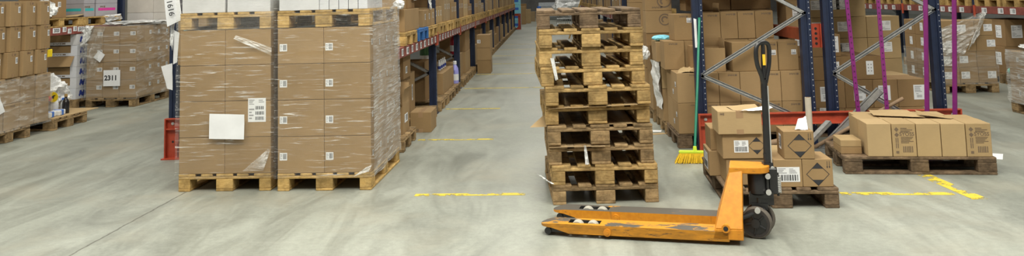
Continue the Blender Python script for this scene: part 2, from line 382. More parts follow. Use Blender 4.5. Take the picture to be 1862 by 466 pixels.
# ------------------------------------------------------------------ pallets
def pallet_piece(kind,mat):
    dims={'bottom_board':(.1,1.2,.022),'bottom_board_wide':(.145,1.2,.022),'block':(.1,.145,.078),'block_wide':(.145,.145,.078),'stringer_board':(.8,.145,.022),'deck_board':(.145,1.2,.022),'deck_board_slim':(.1,1.2,.022)}[kind]
    return cached(('pp',kind,mat),lambda:MB().box(0,dims[0],0,dims[1],0,dims[2]).mesh(kind.replace('_wide','').replace('_slim',''),mat,bevel=.004))
PX=((0,.1,''),(.3275,.145,'_wide'),(.7,.1,'')); PY=(0,.5275,1.055)
DK=((0,'deck_board'),(.195,'deck_board_slim'),(.3275,'deck_board'),(.507,'deck_board_slim'),(.655,'deck_board'))
def pallet(loc,rz,mat,label,group='wooden pallets',detail=True,seed=0,deck=5):
    r=random.Random(seed*13+5)
    if detail:
        t=thing('wooden_pallet',label,'pallet',loc,rz,group)
        def P(k,x,y,z): link(k.replace('_wide','').replace('_slim',''),pallet_piece(k,mat),t,(x,y,z),(0,0,r.uniform(-.006,.006)))
        for x,w,s in PX:
            P('bottom_board'+s,x,0,0)
            for y in PY: P('block'+s,x,y,.022)
        for y in PY: P('stringer_board',0,y,.1)
        for x,k in DK: P(k,x,0,.122)
        return t
    def mk():
        b=MB()
        for x,w,s in PX:
            b.box(x,x+w,0,1.2,0,.022)
            for y in PY: b.box(x,x+w,y,y+.145,.022,.1)
        for y in PY: b.box(0,.8,y,y+.145,.1,.122)
        for x,k in DK: b.box(x,x+(.1 if 'slim' in k else .145),0,1.2,.122,.144)
        return b.mesh('wooden_pallet',mat)
    return tag(link('wooden_pallet',cached(('pal',mat),mk),None,loc,(0,0,rz)),label,'pallet',group)

# ------------------------------------------------------------------ film and paper
def shell(x0,x1,y0,y1,z0,z1,mats,label,amp=.005,seed=0,sides='flrb',hem=0,group='stretch film around the pallet loads'):
    """loose clear film round a load; one sheet, gently rumpled"""
    b=MB(); n=44; nz=max(10,int((z1-z0)*36)); loop=[]
    def seg(p,q,mi,k):
        for i in range(k): loop.append((p[0]+(q[0]-p[0])*i/k,p[1]+(q[1]-p[1])*i/k,mi))
    cs={'f':((x0,y0),(x1,y0)),'r':((x1,y0),(x1,y1)),'b':((x1,y1),(x0,y1)),'l':((x0,y1),(x0,y0))}
    for k in 'frbl': seg(*cs[k],0 if k in 'fb' else (1 if k=='r' else len(mats)-1),n if k in 'fr' else 10)
    cx,cy=(x0+x1)/2,(y0+y1)/2; m=len(loop); V=[]
    for j in range(nz+1):
        for i,(x,y,mi) in enumerate(loop):
            z=z0+(z1-z0)*j/nz
            q=noise.noise(Vector((x*3+seed,y*3,z*14)))+.6*noise.noise(Vector((x*9,y*9+seed,z*30)))
            if j==0: z+=hem*noise.noise(Vector((x*4,y*4,seed)))
            dx=(1 if x>cx else -1) if abs(x-x0)<1e-6 or abs(x-x1)<1e-6 else 0
            dy=(1 if y>cy else -1) if abs(y-y0)<1e-6 or abs(y-y1)<1e-6 else 0
            a=amp*max(0,q+.3); V.append((x+dx*a,y+dy*a,z))
    F=[];I=[]
    for j in range(nz):
        for i in range(m):
            k=(i+1)%m; F.append((j*m+i,j*m+k,(j+1)*m+k,(j+1)*m+i)); I.append(loop[i][2])
    b.v=V;b.f=F;b.m=I
    o=b.obj('stretch_film',list(mats),None,smooth=True); return tag(o,label,'film',group)
def drape(P,mat,label,name='stretch_film',cat='film',n=26,amp=.03,freq=5,seed=0,group=None,parent=None,folds=(1,1)):
    a,bb,c,d=[Vector(p) for p in P]; V=[];nrm=(bb-a).cross(d-a).normalized()
    for j in range(n+1):
        for i in range(n+1):
            u,v=i/n,j/n; p=a*(1-u)*(1-v)+bb*u*(1-v)+c*u*v+d*(1-u)*v
            q=noise.noise(Vector((u*freq*folds[0]+seed,v*freq*folds[1],seed*.7)))+.5*noise.noise(Vector((u*freq*2.3*folds[0],v*freq*2.3*folds[1]+seed,3)))
            V.append(p+nrm*amp*q)
    b=MB(); b.add(V,[(j*(n+1)+i,j*(n+1)+i+1,(j+1)*(n+1)+i+1,(j+1)*(n+1)+i) for j in range(n) for i in range(n)])
    o=b.obj(name,mat,parent,smooth=True)
    return tag(o,label,cat,group) if label else o
def bundle(loc,size,mat,label,seed=0,name='film_bundle',cat='film',group=None,rough=.35,sub=4):
    bm=bmesh.new(); bmesh.ops.create_icosphere(bm,subdivisions=sub,radius=1)
    for v in bm.verts:
        p=v.co.copy(); k=1+rough*(noise.noise(p*2.2+Vector((seed,0,0)))+.7*abs(noise.noise(p*5+Vector((0,seed,0))))+.35*noise.noise(p*11))
        v.co=Vector((p.x*size[0]*k,p.y*size[1]*k,max(-1,p.z*k)*size[2]))
    mz=min(v.co.z for v in bm.verts)
    for v in bm.verts: v.co.z-=mz
    me=bpy.data.meshes.new(name); bm.to_mesh(me); bm.free(); me.materials.append(M[mat])
    o=link(name,me,None,loc); return tag(o,label,cat,group)

# ================================================================== camera and light
A=Vector((.99872643,.04251335,-.02716856)); B=Vector((.03113268,-.09554656,.99493799)); F=Vector((-.03970229,.9945167,.09674843))
cam=bpy.data.cameras.new('camera'); co=bpy.data.objects.new('camera',cam); C.objects.link(co); sc.camera=co
co.matrix_world=Matrix(((A.x,B.x,-F.x,0),(A.y,B.y,-F.y,0),(A.z,B.z,-F.z,1.5803),(0,0,0,1)))
cam.sensor_width=36; cam.sensor_fit='HORIZONTAL'; cam.lens=36*1511.2/1862; cam.shift_y=-387/1862; cam.clip_start=.05; cam.clip_end=200
w=bpy.data.worlds.new('hall_light'); sc.world=w; w.use_nodes=True
bg=w.node_tree.nodes['Background']; bg.inputs[0].default_value=(1.0,.985,.92,1); bg.inputs[1].default_value=.27
def lamp(loc,sx,sy,e,col=(1,.97,.86),rot=(0,0,0)):
    l=bpy.data.lights.new('ceiling_lamp','AREA'); l.shape='RECTANGLE'; l.size=sx; l.size_y=sy; l.energy=e; l.color=col
    o=bpy.data.objects.new('ceiling_lamp',l); C.objects.link(o); o.location=loc; o.rotation_euler=rot
for y in (1,5,10,16,23,31,40,50): lamp((0,y,6.8),.9,4.0,235 if y<8 else 150)
for y in (3,8.5,14.5): 
    lamp((-5.3,y,6.8),.9,4,240 if y<5 else 165); lamp((5.2,y,6.8),.9,4,220 if y<5 else 150)
lamp((-2.2,2.2,6.5),5,1.2,270); lamp((3.0,2.2,6.5),5,1.2,255)
sc.view_settings.view_transform='Standard'; sc.view_settings.look='None'; sc.view_settings.exposure=0; sc.view_settings.gamma=1
try: sc.view_settings.use_curve_mapping=False
except Exception: pass
sc.cycles.transparent_max_bounces=24; sc.cycles.max_bounces=8

# ================================================================== setting
o=MB().box(-20,20,-6,60,-.1,0).obj('floor','concrete'); struct(o)
o=MB().box(-20,20,60,60.2,0,7).obj('wall_back','dark_wall'); struct(o)
o=MB().box(-20.2,-20,-6,60,0,7).obj('wall_left','pale_wall'); struct(o)
o=MB().box(20,20.2,-6,60,0,7).obj('wall_right','pale_wall'); struct(o)
def line(x0,y0,x1,y1,wd,mt='worn_yellow'):
    d=Vector((x1-x0,y1-y0,0)); L=d.length; r=math.atan2(d.y,d.x)
    o=MB().box(-L/2,L/2,-wd/2,wd/2,.0005,.0022).obj('floor_marking',mt); o.location=((x0+x1)/2,(y0+y1)/2,0); o.rotation_euler=(0,0,r); struct(o)
line(-1.12,6.86,-.2,6.83,.075,'very_worn_yellow'); line(-1.5,9.47,-.65,9.43,.07,'very_worn_yellow')
for y in (12.02,14.62,17.2,19.8,22.4,25,27.6): line(-1.5,y,-.1 if y>13 else -.72,y-.06,.06)
line(2.2,6.66,3.02,6.60,.085,'very_worn_yellow'); line(3.09,7.25,3.13,6.42,.115,'very_worn_yellow')
line(-3.22,5.30,-3.0,5.30,.05)

# ================================================================== wrapped loads in the centre
def load(x0,y0,rz,who,grp,nback,side_cols,seed,pal_label,top_label,topk):
    pallet((x0,y0,0),rz,'wood_fresh',pal_label,'pallets under the wrapped loads',True,seed)
    fr=(Vector((x0,y0,0)),rz); rows=('bottom','second','third','top'); cols=('left','right'); bd=1.2/nback
    for k in range(4):
        for i in range(2):
            for j in range(nback):
                if j>0 and i not in side_cols: continue
                dec=[]
                if topk=='slim':
                    if j==0: dec.append(('tag','f',.125 if i==0 else .115,.46,.064,.062))
                    if i==1: dec.append(('tag','r',.25,.5+.06*((j+k)%2),.045,.05))
                if topk=='wide' and i==1 and k==1 and j==0: dec.append(('triple','f',.70,.93 if False else .745,.155,.20))
                where=f'{rows[k]} row, {cols[i]} column' + (f', {ORD[j]} from the front' if j else ', front face')
                bx(.001+i*.4,.399+i*.4,.004+j*bd,(j+1)*bd-.004,.1455+k*.3035,.1455+k*.3035+.3005,f'brown carton, {where}, in {who}',grp,dec,'cardboard',fr=fr)
    z=.1455+4*.3035+.002
    pallet((x0+math.sin(-rz)*0,y0,z),rz,'wood_fresh',top_label,'pallets under the wrapped loads',True,seed+3)
    z+=.1455
    if topk=='wide':
        for i in range(2): bx(i*.4+.012,i*.4+.392,.01,.6,z,z+.33,f'white carton on the upper pallet of {who}, {cols[i]} one',grp+', upper tier',[],'white_card',fr=fr)
    else:
        bx(.012,.36,.01,.6,z,z+.33,f'wide white carton on the upper pallet of {who}',grp+', upper tier',[],'white_card',fr=fr)
        for i in range(5): bx(.364+i*.084,.364+i*.084+.079,.01,.6,z,z+.33,f'slim white carton, {ORD[i]} from the left on upper pallet of {who}',grp+', upper tier',[],'white_card',fr=fr)
    # blank paper etc. go with the film
load(-3.185,7.125,-.02,'load bearing a blank sheet','cartons of the load with the blank sheet',2,(),1,'pale wooden pallet on the floor under the load with a blank sheet','pale wooden pallet on top of the load with a blank sheet','wide')
load(-2.318,7.082,-.018,'load with white tags','cartons of the load with white tags',4,(1,),2,'pale wooden pallet on the floor under the load with white tags','pale wooden pallet on top of the load with white tags','slim')
shell(-3.20,-2.353,7.09,8.34,.115,1.375,('film_front','film_clear'),'clear stretch film around the load bearing a blank sheet',.006,3)
shell(-3.20,-2.353,7.088,8.34,1.36,1.86,('film_soft','film_soft'),'clear stretch film around white cartons above the blank-sheet load',.006,13)
shell(-2.332,-1.488,7.04,8.295,.115,1.86,('film_front','film_side','film_clear'),'clear stretch film around the load with white tags, shiny streaks',.007,9,hem=.02)
drape([(-1.66,7.03,.12),(-1.53,7.03,.16),(-1.50,7.03,.22),(-1.56,7.03,.19)],'film_tail','loose film tail at the lower corner of the load with tags',amp=.006,n=14,seed=2,group='loose film tails')
drape([(-2.70,7.085,1.28),(-2.68,7.085,1.31),(-2.37,7.085,1.20),(-2.37,7.085,1.13)],'film_glint','twisted film strand slanting across the top of blank-sheet load',amp=.006,n=16,seed=4,group='loose film tails')
drape([(-2.62,7.085,.17),(-2.44,7.085,.17),(-2.38,7.085,.34),(-2.40,7.085,.35)],'film_glint','white film gather at lower edge of blank-sheet load',amp=.008,n=14,seed=6,group='loose film tails')
s_=drape([(-2.905,7.078,.445),(-2.602,7.075,.435),(-2.598,7.072,.642),(-2.90,7.075,.655)],'paper','blank white paper sheet stuck to the front of a wrapped load','paper_sheet','paper',8,.004,2,5)

# ================================================================== stack of empty pallets
STK=[(-.006,6.455,0,.052,'wood_worn','bottom'),(-.008,6.46,0,.030,'wood_mid','second'),(-.03,6.47,0,.03,'wood_worn','third'),(-.032,6.46,0,.04,'wood_worn','fourth'),(-.044,6.49,0,.045,'wood_mid','fifth'),(-.04,6.46,0,.01,'wood_mid','sixth'),(-.07,6.47,0,.055,'wood_mid','seventh'),(-.08,6.48,0,.035,'wood_mid','eighth'),(-.076,6.46,0,.03,'wood_mid','ninth'),(-.088,6.47,0,.02,'wood_old','topmost')]
z=0
for i,(x,y,_,rz,m,nm) in enumerate(STK):
    pallet((x,y,z),rz,m,f'{"dark " if m=="wood_old" else ""}empty wooden pallet, {nm} in the tall free-standing stack','empty pallets stacked behind the hand truck',True,20+i)
    z+=.1455
    if i==2: drape([(-.02,6.45,z-.012+.003),(.40,6.44,z-.006),(.42,7.2,z+.001),(-.02,7.3,z+.001)],'cardboard_grey','pale sheet sagging from the third pallet of the tall stack','slip_sheet','sheet',10,.002,3,1,'sheets in the pallet stack')
    if i==3: 
        drape([(-.17,6.62,z-.03),(.62,6.50,z+.0015),(.62,7.2,z+.0015),(-.02,7.35,z+.0015)],'cardboard_pale','tan cardboard sheet poking out of the tall pallet stack','slip_sheet','sheet',10,.001,2,2,'sheets in the pallet stack')
    if i==4: drape([(-.02,6.46,z-.02),(.72,6.47,z+.001),(.72,7.2,z+.001),(-.02,7.3,z+.001)],'cardboard_pale','curved brown cardboard sheet drooping over the fifth stacked pallet','slip_sheet','sheet',10,.003,3,8,'sheets in the pallet stack')
    z+=.003 if i in(2,3,4) else 0
drape([(.005,6.44,1.10),(.035,6.44,1.10),(.06,6.43,.94),(.04,6.43,.93)],'film_bundle','white torn film strip hanging off the tall pallet stack',amp=.01,n=10,seed=3,group='film scraps on the pallet stack')
drape([(.24,6.445,.44),(.255,6.445,.44),(.275,6.44,.30),(.245,6.44,.30)],'film_bundle','small film scrap dangling mid-height from the pallet stack',amp=.012,n=10,seed=8,group='film scraps on the pallet stack')
drape([(-.13,6.62,.205),(-.03,6.46,.17),(.01,6.44,.158),(-.10,6.60,.18)],'film_bundle','white film scrap at the side of second stacked pallet',amp=.012,n=10,seed=11,group='film scraps on the pallet stack')

# ================================================================== hand pallet truck
J=thing('pallet_jack','orange hand pallet truck with scuffed forks and black pump handle on the floor','pallet truck',(-.105,5.663,0),-.235)
def fork(y0):
    b=MB(); top=.084   # the tip is rounded, near edge to far edge
    nose=[(.085-.085*math.cos(-PI/2+PI*i/12),.08+.08*math.sin(-PI/2+PI*i/12)) for i in range(13)]
    out=[(1.22,0)]+nose+[(1.22,.16)]
    n=len(out); V=[];Fc=[]
    zt_=lambda x: top-.014*max(0,1-x/.09)
    zb_=lambda x: .024 if x>.2 else .058-.034*max(0,(x-.08))/.12
    out=[out[0],(.20,0)]+nose+[(.20,.16),out[-1]]; n=len(out)
    for (x,y) in out: V.append((x,y0+y,zt_(x)))
    for (x,y) in out: V.append((x,y0+y,zb_(x)))
    for i in range(n): Fc.append((i,(i+1)%n,n+(i+1)%n,n+i))
    b.add(V,Fc,0)
    t=top
    P_=[(.19,0)]+nose+[(.19,.16)]
    b.add([(x,y0+y,zt_(x)) for x,y in P_],[tuple(range(len(P_)))],1)
    b.add([(.19,y0,t),(.40,y0,t),(.40,y0+.04,t),(.19,y0+.04,t)],[(0,1,2,3)],1); b.add([(.19,y0+.12,t),(.40,y0+.12,t),(.40,y0+.16,t),(.19,y0+.16,t)],[(0,1,2,3)],1)
    b.add([(.40,y0,t),(1.22,y0,t),(1.22,y0+.16,t),(.40,y0+.16,t)],[(0,1,2,3)],1)
    # inner walls of the opening
    b.add([(.19,y0+.04,t),(.40,y0+.04,t),(.40,y0+.12,t),(.19,y0+.12,t),(.19,y0+.04,.04),(.40,y0+.04,.04),(.40,y0+.12,.04),(.19,y0+.12,.04)],[(0,1,5,4),(1,2,6,5),(2,3,7,6),(3,0,4,7)],2)
    f=b.obj('fork',['grimy_orange' if y0<.1 else 'jack_orange','fork_top' if y0<.1 else 'fork_top_scuffed','black_steel'],J)
    md=f.modifiers.new('edge','BEVEL'); md.width=.006; md.segments=2; md.angle_limit=.6
    for x in (.245,.345):
        MB().cyl((x,y0+.048,.050),(x,y0+.112,.050),.040,n=24).obj('load_roller','roller',f,smooth=True,bevel=0)
    c=MB(); c.cyl((.455,y0-.012,.045),(.455,y0+.002,.045),.024,n=16); c.cyl((.455,y0-.017,.045),(.455,y0-.010,.045),.012,n=12); c.obj('pivot_pin','jack_orange',f,smooth=True)
    c=MB(); c.cyl((.055,y0+.02,.03),(.055,y0+.14,.03),.022,n=14); c.box(.05,.16,y0+.03,y0+.05,.022,.055); c.box(.05,.16,y0+.11,y0+.13,.022,.055); c.obj('entry_roller','black_steel',f,smooth=True)
    c=MB(); c.tube([(.16,y0+.08,.025),(.6,y0+.08,.03),(1.15,y0+.08,.05)],.012,8); c.obj('push_rod','black_steel',f)
fork(0); fork(.36)
# bulkhead: tapered frame with a sloped front, narrowing to the head over the pump
b=MB()
b.hull8([(1.115,0,.034),(1.305,0,.034),(1.305,.52,.034),(1.115,.52,.034)],[(1.135,0,.10),(1.303,0,.10),(1.303,.52,.10),(1.135,.52,.10)])
b.hull8([(1.135,.0,.10),(1.303,.0,.10),(1.303,.52,.10),(1.135,.52,.10)],[(1.238,.165,.432),(1.315,.165,.432),(1.315,.365,.432),(1.238,.365,.432)])
fm=b.obj('frame','jack_orange',J,bevel=.006,seg=2)
b=MB(); pts=[(1.232,.155),(1.36,.165)]+[(1.39+.095*math.cos(a),.265+.10*math.sin(a)) for a in [(-1.2+2.4*i/10) for i in range(11)]]+[(1.36,.365),(1.232,.375)]
b.prism(pts,'z',.405,.448); b.obj('head_plate','jack_orange',J,bevel=.007,seg=2)
b=MB(); b.cyl((1.20,-.010,.105),(1.20,.02,.105),.026,n=20); b.obj('pivot_sleeve','jack_orange',J,smooth=True)
MB().cyl((1.20,-.0115,.105),(1.20,-.009,.105),.015,n=16).obj('pivot_pin','black_steel',J,smooth=True)
# pump, fork bracket, steering wheels
b=MB(); b.lathe([(.05,0),(.062,.012),(.062,.125),(.055,.14),(.03,.15)],24,c=(1.405,.265,.262)); b.box(1.35,1.50,.225,.305,.245,.285)
pu=b.obj('pump','black_steel',J,smooth=True)
b=MB(); b.box(1.475,1.53,.235,.30,.27,.43); b.box(1.455,1.475,.22,.31,.30,.40); b.obj('pump_bracket','black_steel',J,bevel=.006)
b=MB(); b.box(1.345,1.50,.235,.30,.20,.25); b.cyl((1.41,.265,.19),(1.41,.265,.25),.035,n=16); b.box(1.36,1.46,.225,.305,.17,.21)
b.tube([(1.26,.16,.12),(1.40,.20,.165),(1.44,.215,.175)],.016,8)
b.obj('steering_yoke','black_steel',J,smooth=True)
ax=Matrix.Rotation(.235,3,'Z')@Vector((.40,.915,0)); ax.normalize(); wc=Vector((1.395,.255,.098))
for k,sd in ((-.055,0),(.060,1)):
    c=wc+ax*k; b=MB(); hw=.024
    p=c-ax*hw;q=c+ax*hw
    b.cyl(p,q,.086,n=40,m=0); b.cyl(p-ax*.0015,q+ax*.0015,.068,n=32,m=1); 
    for s in(-1,1): b.cyl(c+ax*s*(hw+.001),c+ax*s*(hw+.012),.028,n=18,m=1)
    for i in range(5):
        a=2*PI*i/5; e1=ax.orthogonal().normalized(); e2=ax.cross(e1); r=(e1*math.cos(a)+e2*math.sin(a))
        b.cyl(p-ax*.004+r*.028,p-ax*.004+r*.066,.006,n=8,m=1)
    wh=b.obj('steering_wheel',['rubber','black_steel'],J,smooth=True)
    b=MB(); e1=ax.orthogonal().normalized(); e2=ax.cross(e1)
    b.tube([c+(e1*math.cos(t*PI/18)+e2*math.sin(t*PI/18))*.087 for t in range(36)],.011,8,closed=True)
    b.tube([c+ax*.012+(e1*math.cos(t*PI/18)+e2*math.sin(t*PI/18))*.087 for t in range(36)],.011,8,closed=True)
    b.tube([c-ax*.012+(e1*math.cos(t*PI/18)+e2*math.sin(t*PI/18))*.087 for t in range(36)],.011,8,closed=True)
    b.obj('tyre','pale_tyre',wh,smooth=True)
MB().tube([wc-ax*.09,wc+ax*.09],.013,10).obj('axle','black_steel',J,smooth=True)
MB().cyl(Vector((1.395,.15,.182)),Vector((1.395,.17,.182)),.018,n=14).obj('bolt','chrome',J,smooth=True)
for p in ((1.47,.225,.385),(1.47,.225,.285)):
    MB().cyl(p,(p[0],p[1]-.022,p[2]),.017,n=14).obj('bolt','chrome',J,smooth=True)
# spring and handle
sp=[(1.530+.017*math.cos(t*.62),.262+.017*math.sin(t*.62),.275+t*.00108) for t in range(100)]
MB().tube(sp,.0045,6).obj('spring','chrome',J,smooth=True)
MB().tube([(1.530,.262,.255),(1.530,.262,.40)],.008,8).obj('spring_rod','black_steel',J,smooth=True)
H=Matrix.Rotation(.235,3,'Z')
def hp(dx,z,dy=0):   # handle frame: upright, loop turned a little
    v=H@Vector((dx,dy,0)); return Vector((1.472,.283,0))+Vector((v.x,v.y,z))
b=MB(); b.box(-.03,.03,-.03,.03,0,.06,mx=Matrix.Translation((1.472,.283,.40))@Matrix.Rotation(.235,4,'Z')); b.tube([hp(-.012,.44,-.01),hp(-.012,.52,-.01)],.014,8); b.tube([hp(.016,.44,.01),hp(.016,.52,.01)],.014,8)
b.obj('handle_socket','black_steel',J,bevel=0,smooth=True)
b=MB(); [b.cyl(hp(x_,.43,-.034),hp(x_,.43,-.046),.012,n=12) for x_ in (-.02,.022)]; b.obj('socket_bolt','chrome',J,smooth=True)
b=MB(); b.tube([hp(0,.45),hp(.006,.70),hp(.008,.955),hp(.009,.99)],[.024,.022,.021,.017],14); sh=b.obj('handle_shaft','black_steel',J,smooth=True)
MB().tube([hp(.024,.46,-.012),hp(.027,.95,-.012)],.0045,8).obj('release_rod','chrome',J,smooth=True)
lp=[(0,.955),(-.022,1.02),(-.048,1.085),(-.057,1.15),(-.050,1.20),(-.030,1.225),(.012,1.232),(.040,1.222),(.052,1.195),(.052,1.15),(.046,1.09),(.026,1.02)]
R2=Matrix.Rotation(.55,3,'Z')
def lq(u,z): v=R2@Vector((u*1.1,0,0)); return hp(.010+v.x,z,v.y)
def smoothloop(P,k=5):
    out=[];n=len(P)
    for i in range(n):
        p0,p1,p2,p3=[Vector((*P[(i+j-1)%n],0)) for j in range(4)]
        for s in range(k):
            t=s/k; out.append(.5*((2*p1)+(-p0+p2)*t+(2*p0-5*p1+4*p2-p3)*t*t+(-p0+3*p1-3*p2+p3)*t*t*t))
    return out
MB().tube([lq(p.x,p.y) for p in smoothloop(lp)],.0145,12,closed=True).obj('handle_loop','black_steel',J,smooth=True)
b=MB(); b.tube([lq(-.004,1.00),lq(.0,1.08),lq(.004,1.225)],[.013,.016,.012],10); lv=b.obj('release_lever','black_steel',J,smooth=True)
q=lq(.012,1.12); b=MB(); b.box(-.009,.009,-.002,.002,-.035,.035,mx=Matrix.Translation(q+Vector((-.004,-.030,0)))@Matrix.Rotation(.235,4,'Z')); b.obj('warning_sticker','sticker_yellow',J)

# ================================================================== racks
def upright(x,y,h,par,holes='f',mat='navy',sx=.10,sy=.085):
    b=MB(); b.box(x-sx/2,x-sx*.16,y-sy/2,y+sy/2,.01,h); b.box(x+sx*.16,x+sx/2,y-sy/2,y+sy/2,.01,h); b.box(x-sx*.16,x+sx*.16,y-sy/2+.012,y+sy/2-.004,.01,h)
    b.box(x-.07,x+.07,y-.07,y+.07,0,.01)
    if holes:
        z=.12
        while z<min(h,1.9):
            if 'f' in holes: b.cyl((x+sx*.36,y-sy/2-.001,z),(x+sx*.36,y-sy/2+.004,z),.0058,n=8,m=1)
            if 'r' in holes: b.cyl((x+sx/2-.004,y,z),(x+sx/2+.001,y,z),.0058,n=8,m=1)
            z+=.055
    return b.obj('upright',[mat,'hole'],par)
def brace(p,q,par,s=.021):
    p=Vector(p);q=Vector(q); d=(q-p); L=d.length; m=d.to_track_quat('X','Z').to_matrix().to_4x4(); m.translation=p
    b=MB(); b.box(0,L,-s*.7,s*.7,-s,-s+.004,mx=m); b.box(0,L,-s*.7,s*.7,s-.004,s,mx=m); b.box(0,L,s*.7-.004,s*.7,-s,s,mx=m); b.box(0,L,-s*.7,-s*.7+.004,-s*.35,s*.35,mx=m)
    o=b.obj('brace','galvanized',par)
    for P in (p,q):
        c=MB(); c.cyl((P.x,P.y-.045,P.z),(P.x,P.y-.02,P.z),.013,n=12); c.obj('bolt','chrome',par,smooth=True)
    return o
def beam(x0,x1,y0,y1,z0,z1,par,mat='dull_red'):
    b=MB(); b.box(x0,x1,y0,y1,z0,z1)
    o=b.obj('beam',mat,par,bevel=.004); return o
def guard(x0,x1,y,ztop,label,legr=True):
    """red end-of-row barrier: two plate feet with gussets joined by a channel rail"""
    t=thing('end_guard',label,'rack guard',(x0,y,0),0,'red guards at the rack ends'); W=x1-x0
    for s,xx in ((1,0),(-1,W)):
        b=MB(); a,c=(xx,xx+s*.13)
        b.box(min(a,c),max(a,c),-.008,.0,.012,ztop); b.box(min(a,a+s*.012),max(a,a+s*.012),-.06,.0,.012,ztop)
        poly=[(a+s*.12,.012),(a+s*.27,.012),(a+s*.27,.045),(a+s*.17,.10),(a+s*.135,.15),(a+s*.12,.15)]
        b.prism(poly,'y',-.008,0)
        b.box(min(a-s*.02,a+s*.30),max(a-s*.02,a+s*.30),-.09,.06,0,.012)
        b.obj('foot_plate','red_steel',t)
        c=MB(); c.cyl((a+s*.07,-.018,ztop-.055),(a+s*.07,-.006,ztop-.055),.016,n=14); c.cyl((a+s*.07,-.026,ztop-.055),(a+s*.07,-.016,ztop-.055),.009,n=10); c.obj('bolt','chrome',t,smooth=True)
        c=MB(); c.cyl((a+s*.07,-.010,.17),(a+s*.07,-.0075,.17),.012,n=12); c.obj('bolt_hole','black_steel',t)
    b=MB(); b.box(.012,W-.012,-.012,-.004,ztop-.115,ztop); b.box(.012,W-.012,-.05,-.012,ztop-.012,ztop); b.box(.012,W-.012,-.05,-.012,ztop-.115,ztop-.103); b.obj('rail','red_steel',t)
    return t
# racks at the right: two frames back to back
rr=thing('pallet_rack','navy pallet rack frame with grey braces behind the broom','rack',(2.03,8.55,0),0,'back to back racks beyond the hand truck')
def rel(p,o): return (p[0]-o[0],p[1]-o[1],p[2]-o[2])
O1=(2.03,8.55,0)
upright(1.505-2.03,0,3.0,rr); upright(2.575-2.03,0,3.0,rr)
for p,q in (((1.52,8.52,.735),(2.56,8.52,.26)),((1.52,8.52,.735),(2.56,8.52,1.335)),((2.56,8.52,1.335),(1.52,8.52,1.93)),((1.52,8.52,1.93),(2.56,8.52,2.5))): brace(rel(p,O1),rel(q,O1),rr)
upright(1.505-2.03,2.9,3.0,rr,None); upright(2.575-2.03,2.9,3.0,rr,None)
beam(2.53-2.03,2.59-2.03,.05,2.85,1.06,1.18,rr,'orange_steel'); beam(1.47-2.03,1.53-2.03,.05,2.85,1.50,1.62,rr,'orange_steel')
b=MB(); b.box(-.72,.58,.06,2.9,1.93,1.97); b.obj('shade_deck','wood_worn',rr)  # upper deck out of view, added to shade the cartons below
rs=thing('pallet_rack','navy pallet rack frame standing behind the purple bars','rack',(3.3,8.55,0),0,'back to back racks beyond the hand truck')
O2=(3.3,8.55,0)
upright(2.80-3.3,0,3.0,rs); upright(3.85-3.3,0,3.0,rs)
for p,q in (((2.82,8.52,.73),(3.84,8.52,.10)),((2.82,8.52,.73),(3.84,8.52,1.335)),((3.84,8.52,1.335),(2.82,8.52,1.93)),((2.82,8.52,1.93),(3.84,8.52,2.5))): brace(rel(p,O2),rel(q,O2),rs)
b=MB(); b.box(2.655-3.3,2.735-3.3,.06,.068,.98,1.22); b.box(2.735-3.3,2.745-3.3,.02,.068,.98,1.22)
for z in (1.02,1.07,1.12,1.17): b.cyl((2.70-3.3,.058,z),(2.70-3.3,.0605,z),.014,n=10,m=1)
b.obj('beam_connector',['red_steel','black_steel'],rs)
b=MB(); b.box(-.58,.60,.06,2.9,1.93,1.97); b.obj('shade_deck','wood_worn',rs)  # second unseen deck, added to darken the cartons behind the bars
upright(2.80-3.3,2.9,3.0,rs,None); upright(3.85-3.3,2.9,3.0,rs,None)
guard(1.445,3.97,8.42,.375,'red steel guard rail along the foot of the rack behind the broom')
guard(-4.0,-1.78,8.66,.412,'red steel guard foot beside the navy post at the end of aisle racking')

# purple perforated bars leaning in front of the rack
for i,(xb,yb,xt,yt,lab) in enumerate(((2.925,8.16,2.93,8.33,'purple perforated bar leaning on rack, first from the hand truck'),(3.20,8.2,3.232,8.33,'purple perforated bar leaning on rack, second from the hand truck'),(3.545,8.2,3.69,8.33,'purple perforated bar leaning on rack, third from the hand truck'),(3.80,8.2,3.965,8.33,'purple perforated bar leaning on rack, beyond the navy end post'))):
    p=Vector((xb,yb,0));q=Vector((xt,yt,1.46)); d=(q-p); q=p+d*1.95; L=(q-p).length; m=d.to_track_quat('Z','Y').to_matrix().to_4x4(); m.translation=p
    if i<2: b=MB(); b.box(-.018,.018,-.008,.008,0,L,mx=m)
    else: b=MB(); b.box(-.020,.020,-.008,.008,0,L,mx=m)
    if i<2:
        z=.05
        while z<1.9: 
            b.box(-.006,.006,-.0095,.0095,z,z+.014,1,m) ; z+=.055
    o=b.obj('perforated_bar',['purple','hole_dark'],None); tag(o,lab,'metal bar','purple bars leaning on the rack')
# loose pieces behind the guard
def bar(p,q,w,h,mat,name,label,cat,group=None,rnd=False):
    p=Vector(p);q=Vector(q);d=q-p;L=d.length;m=d.to_track_quat('X','Z').to_matrix().to_4x4();m.translation=p
    b=MB()
    if rnd: b.cyl(p,q,w,n=14)
    else:
        b.box(0,L,-w/2,w/2,-h/2,-h/2+.006,mx=m); b.box(0,L,-w/2,-w/2+.005,-h/2,h/2,mx=m); b.box(0,L,w/2-.005,w/2,-h/2,h/2,mx=m); b.box(0,L,-w/2,w/2,h/2-.004,h/2,mx=m)
    return tag(b.obj(name,mat,None,smooth=rnd),label,cat,group)
bar((2.60,8.33,.02),(3.19,8.33,.575),.05,.07,'galvanized','steel_offcut','bright galvanized channel offcut propped up behind the guard rail','metal bar','offcuts by the rack foot')
bar((2.45,8.27,.025),(3.38,8.27,.50),.018,.02,'stick_wood','wooden_stick','brown wooden stick slanting behind the galvanized channel offcut','stick','offcuts by the rack foot',True)
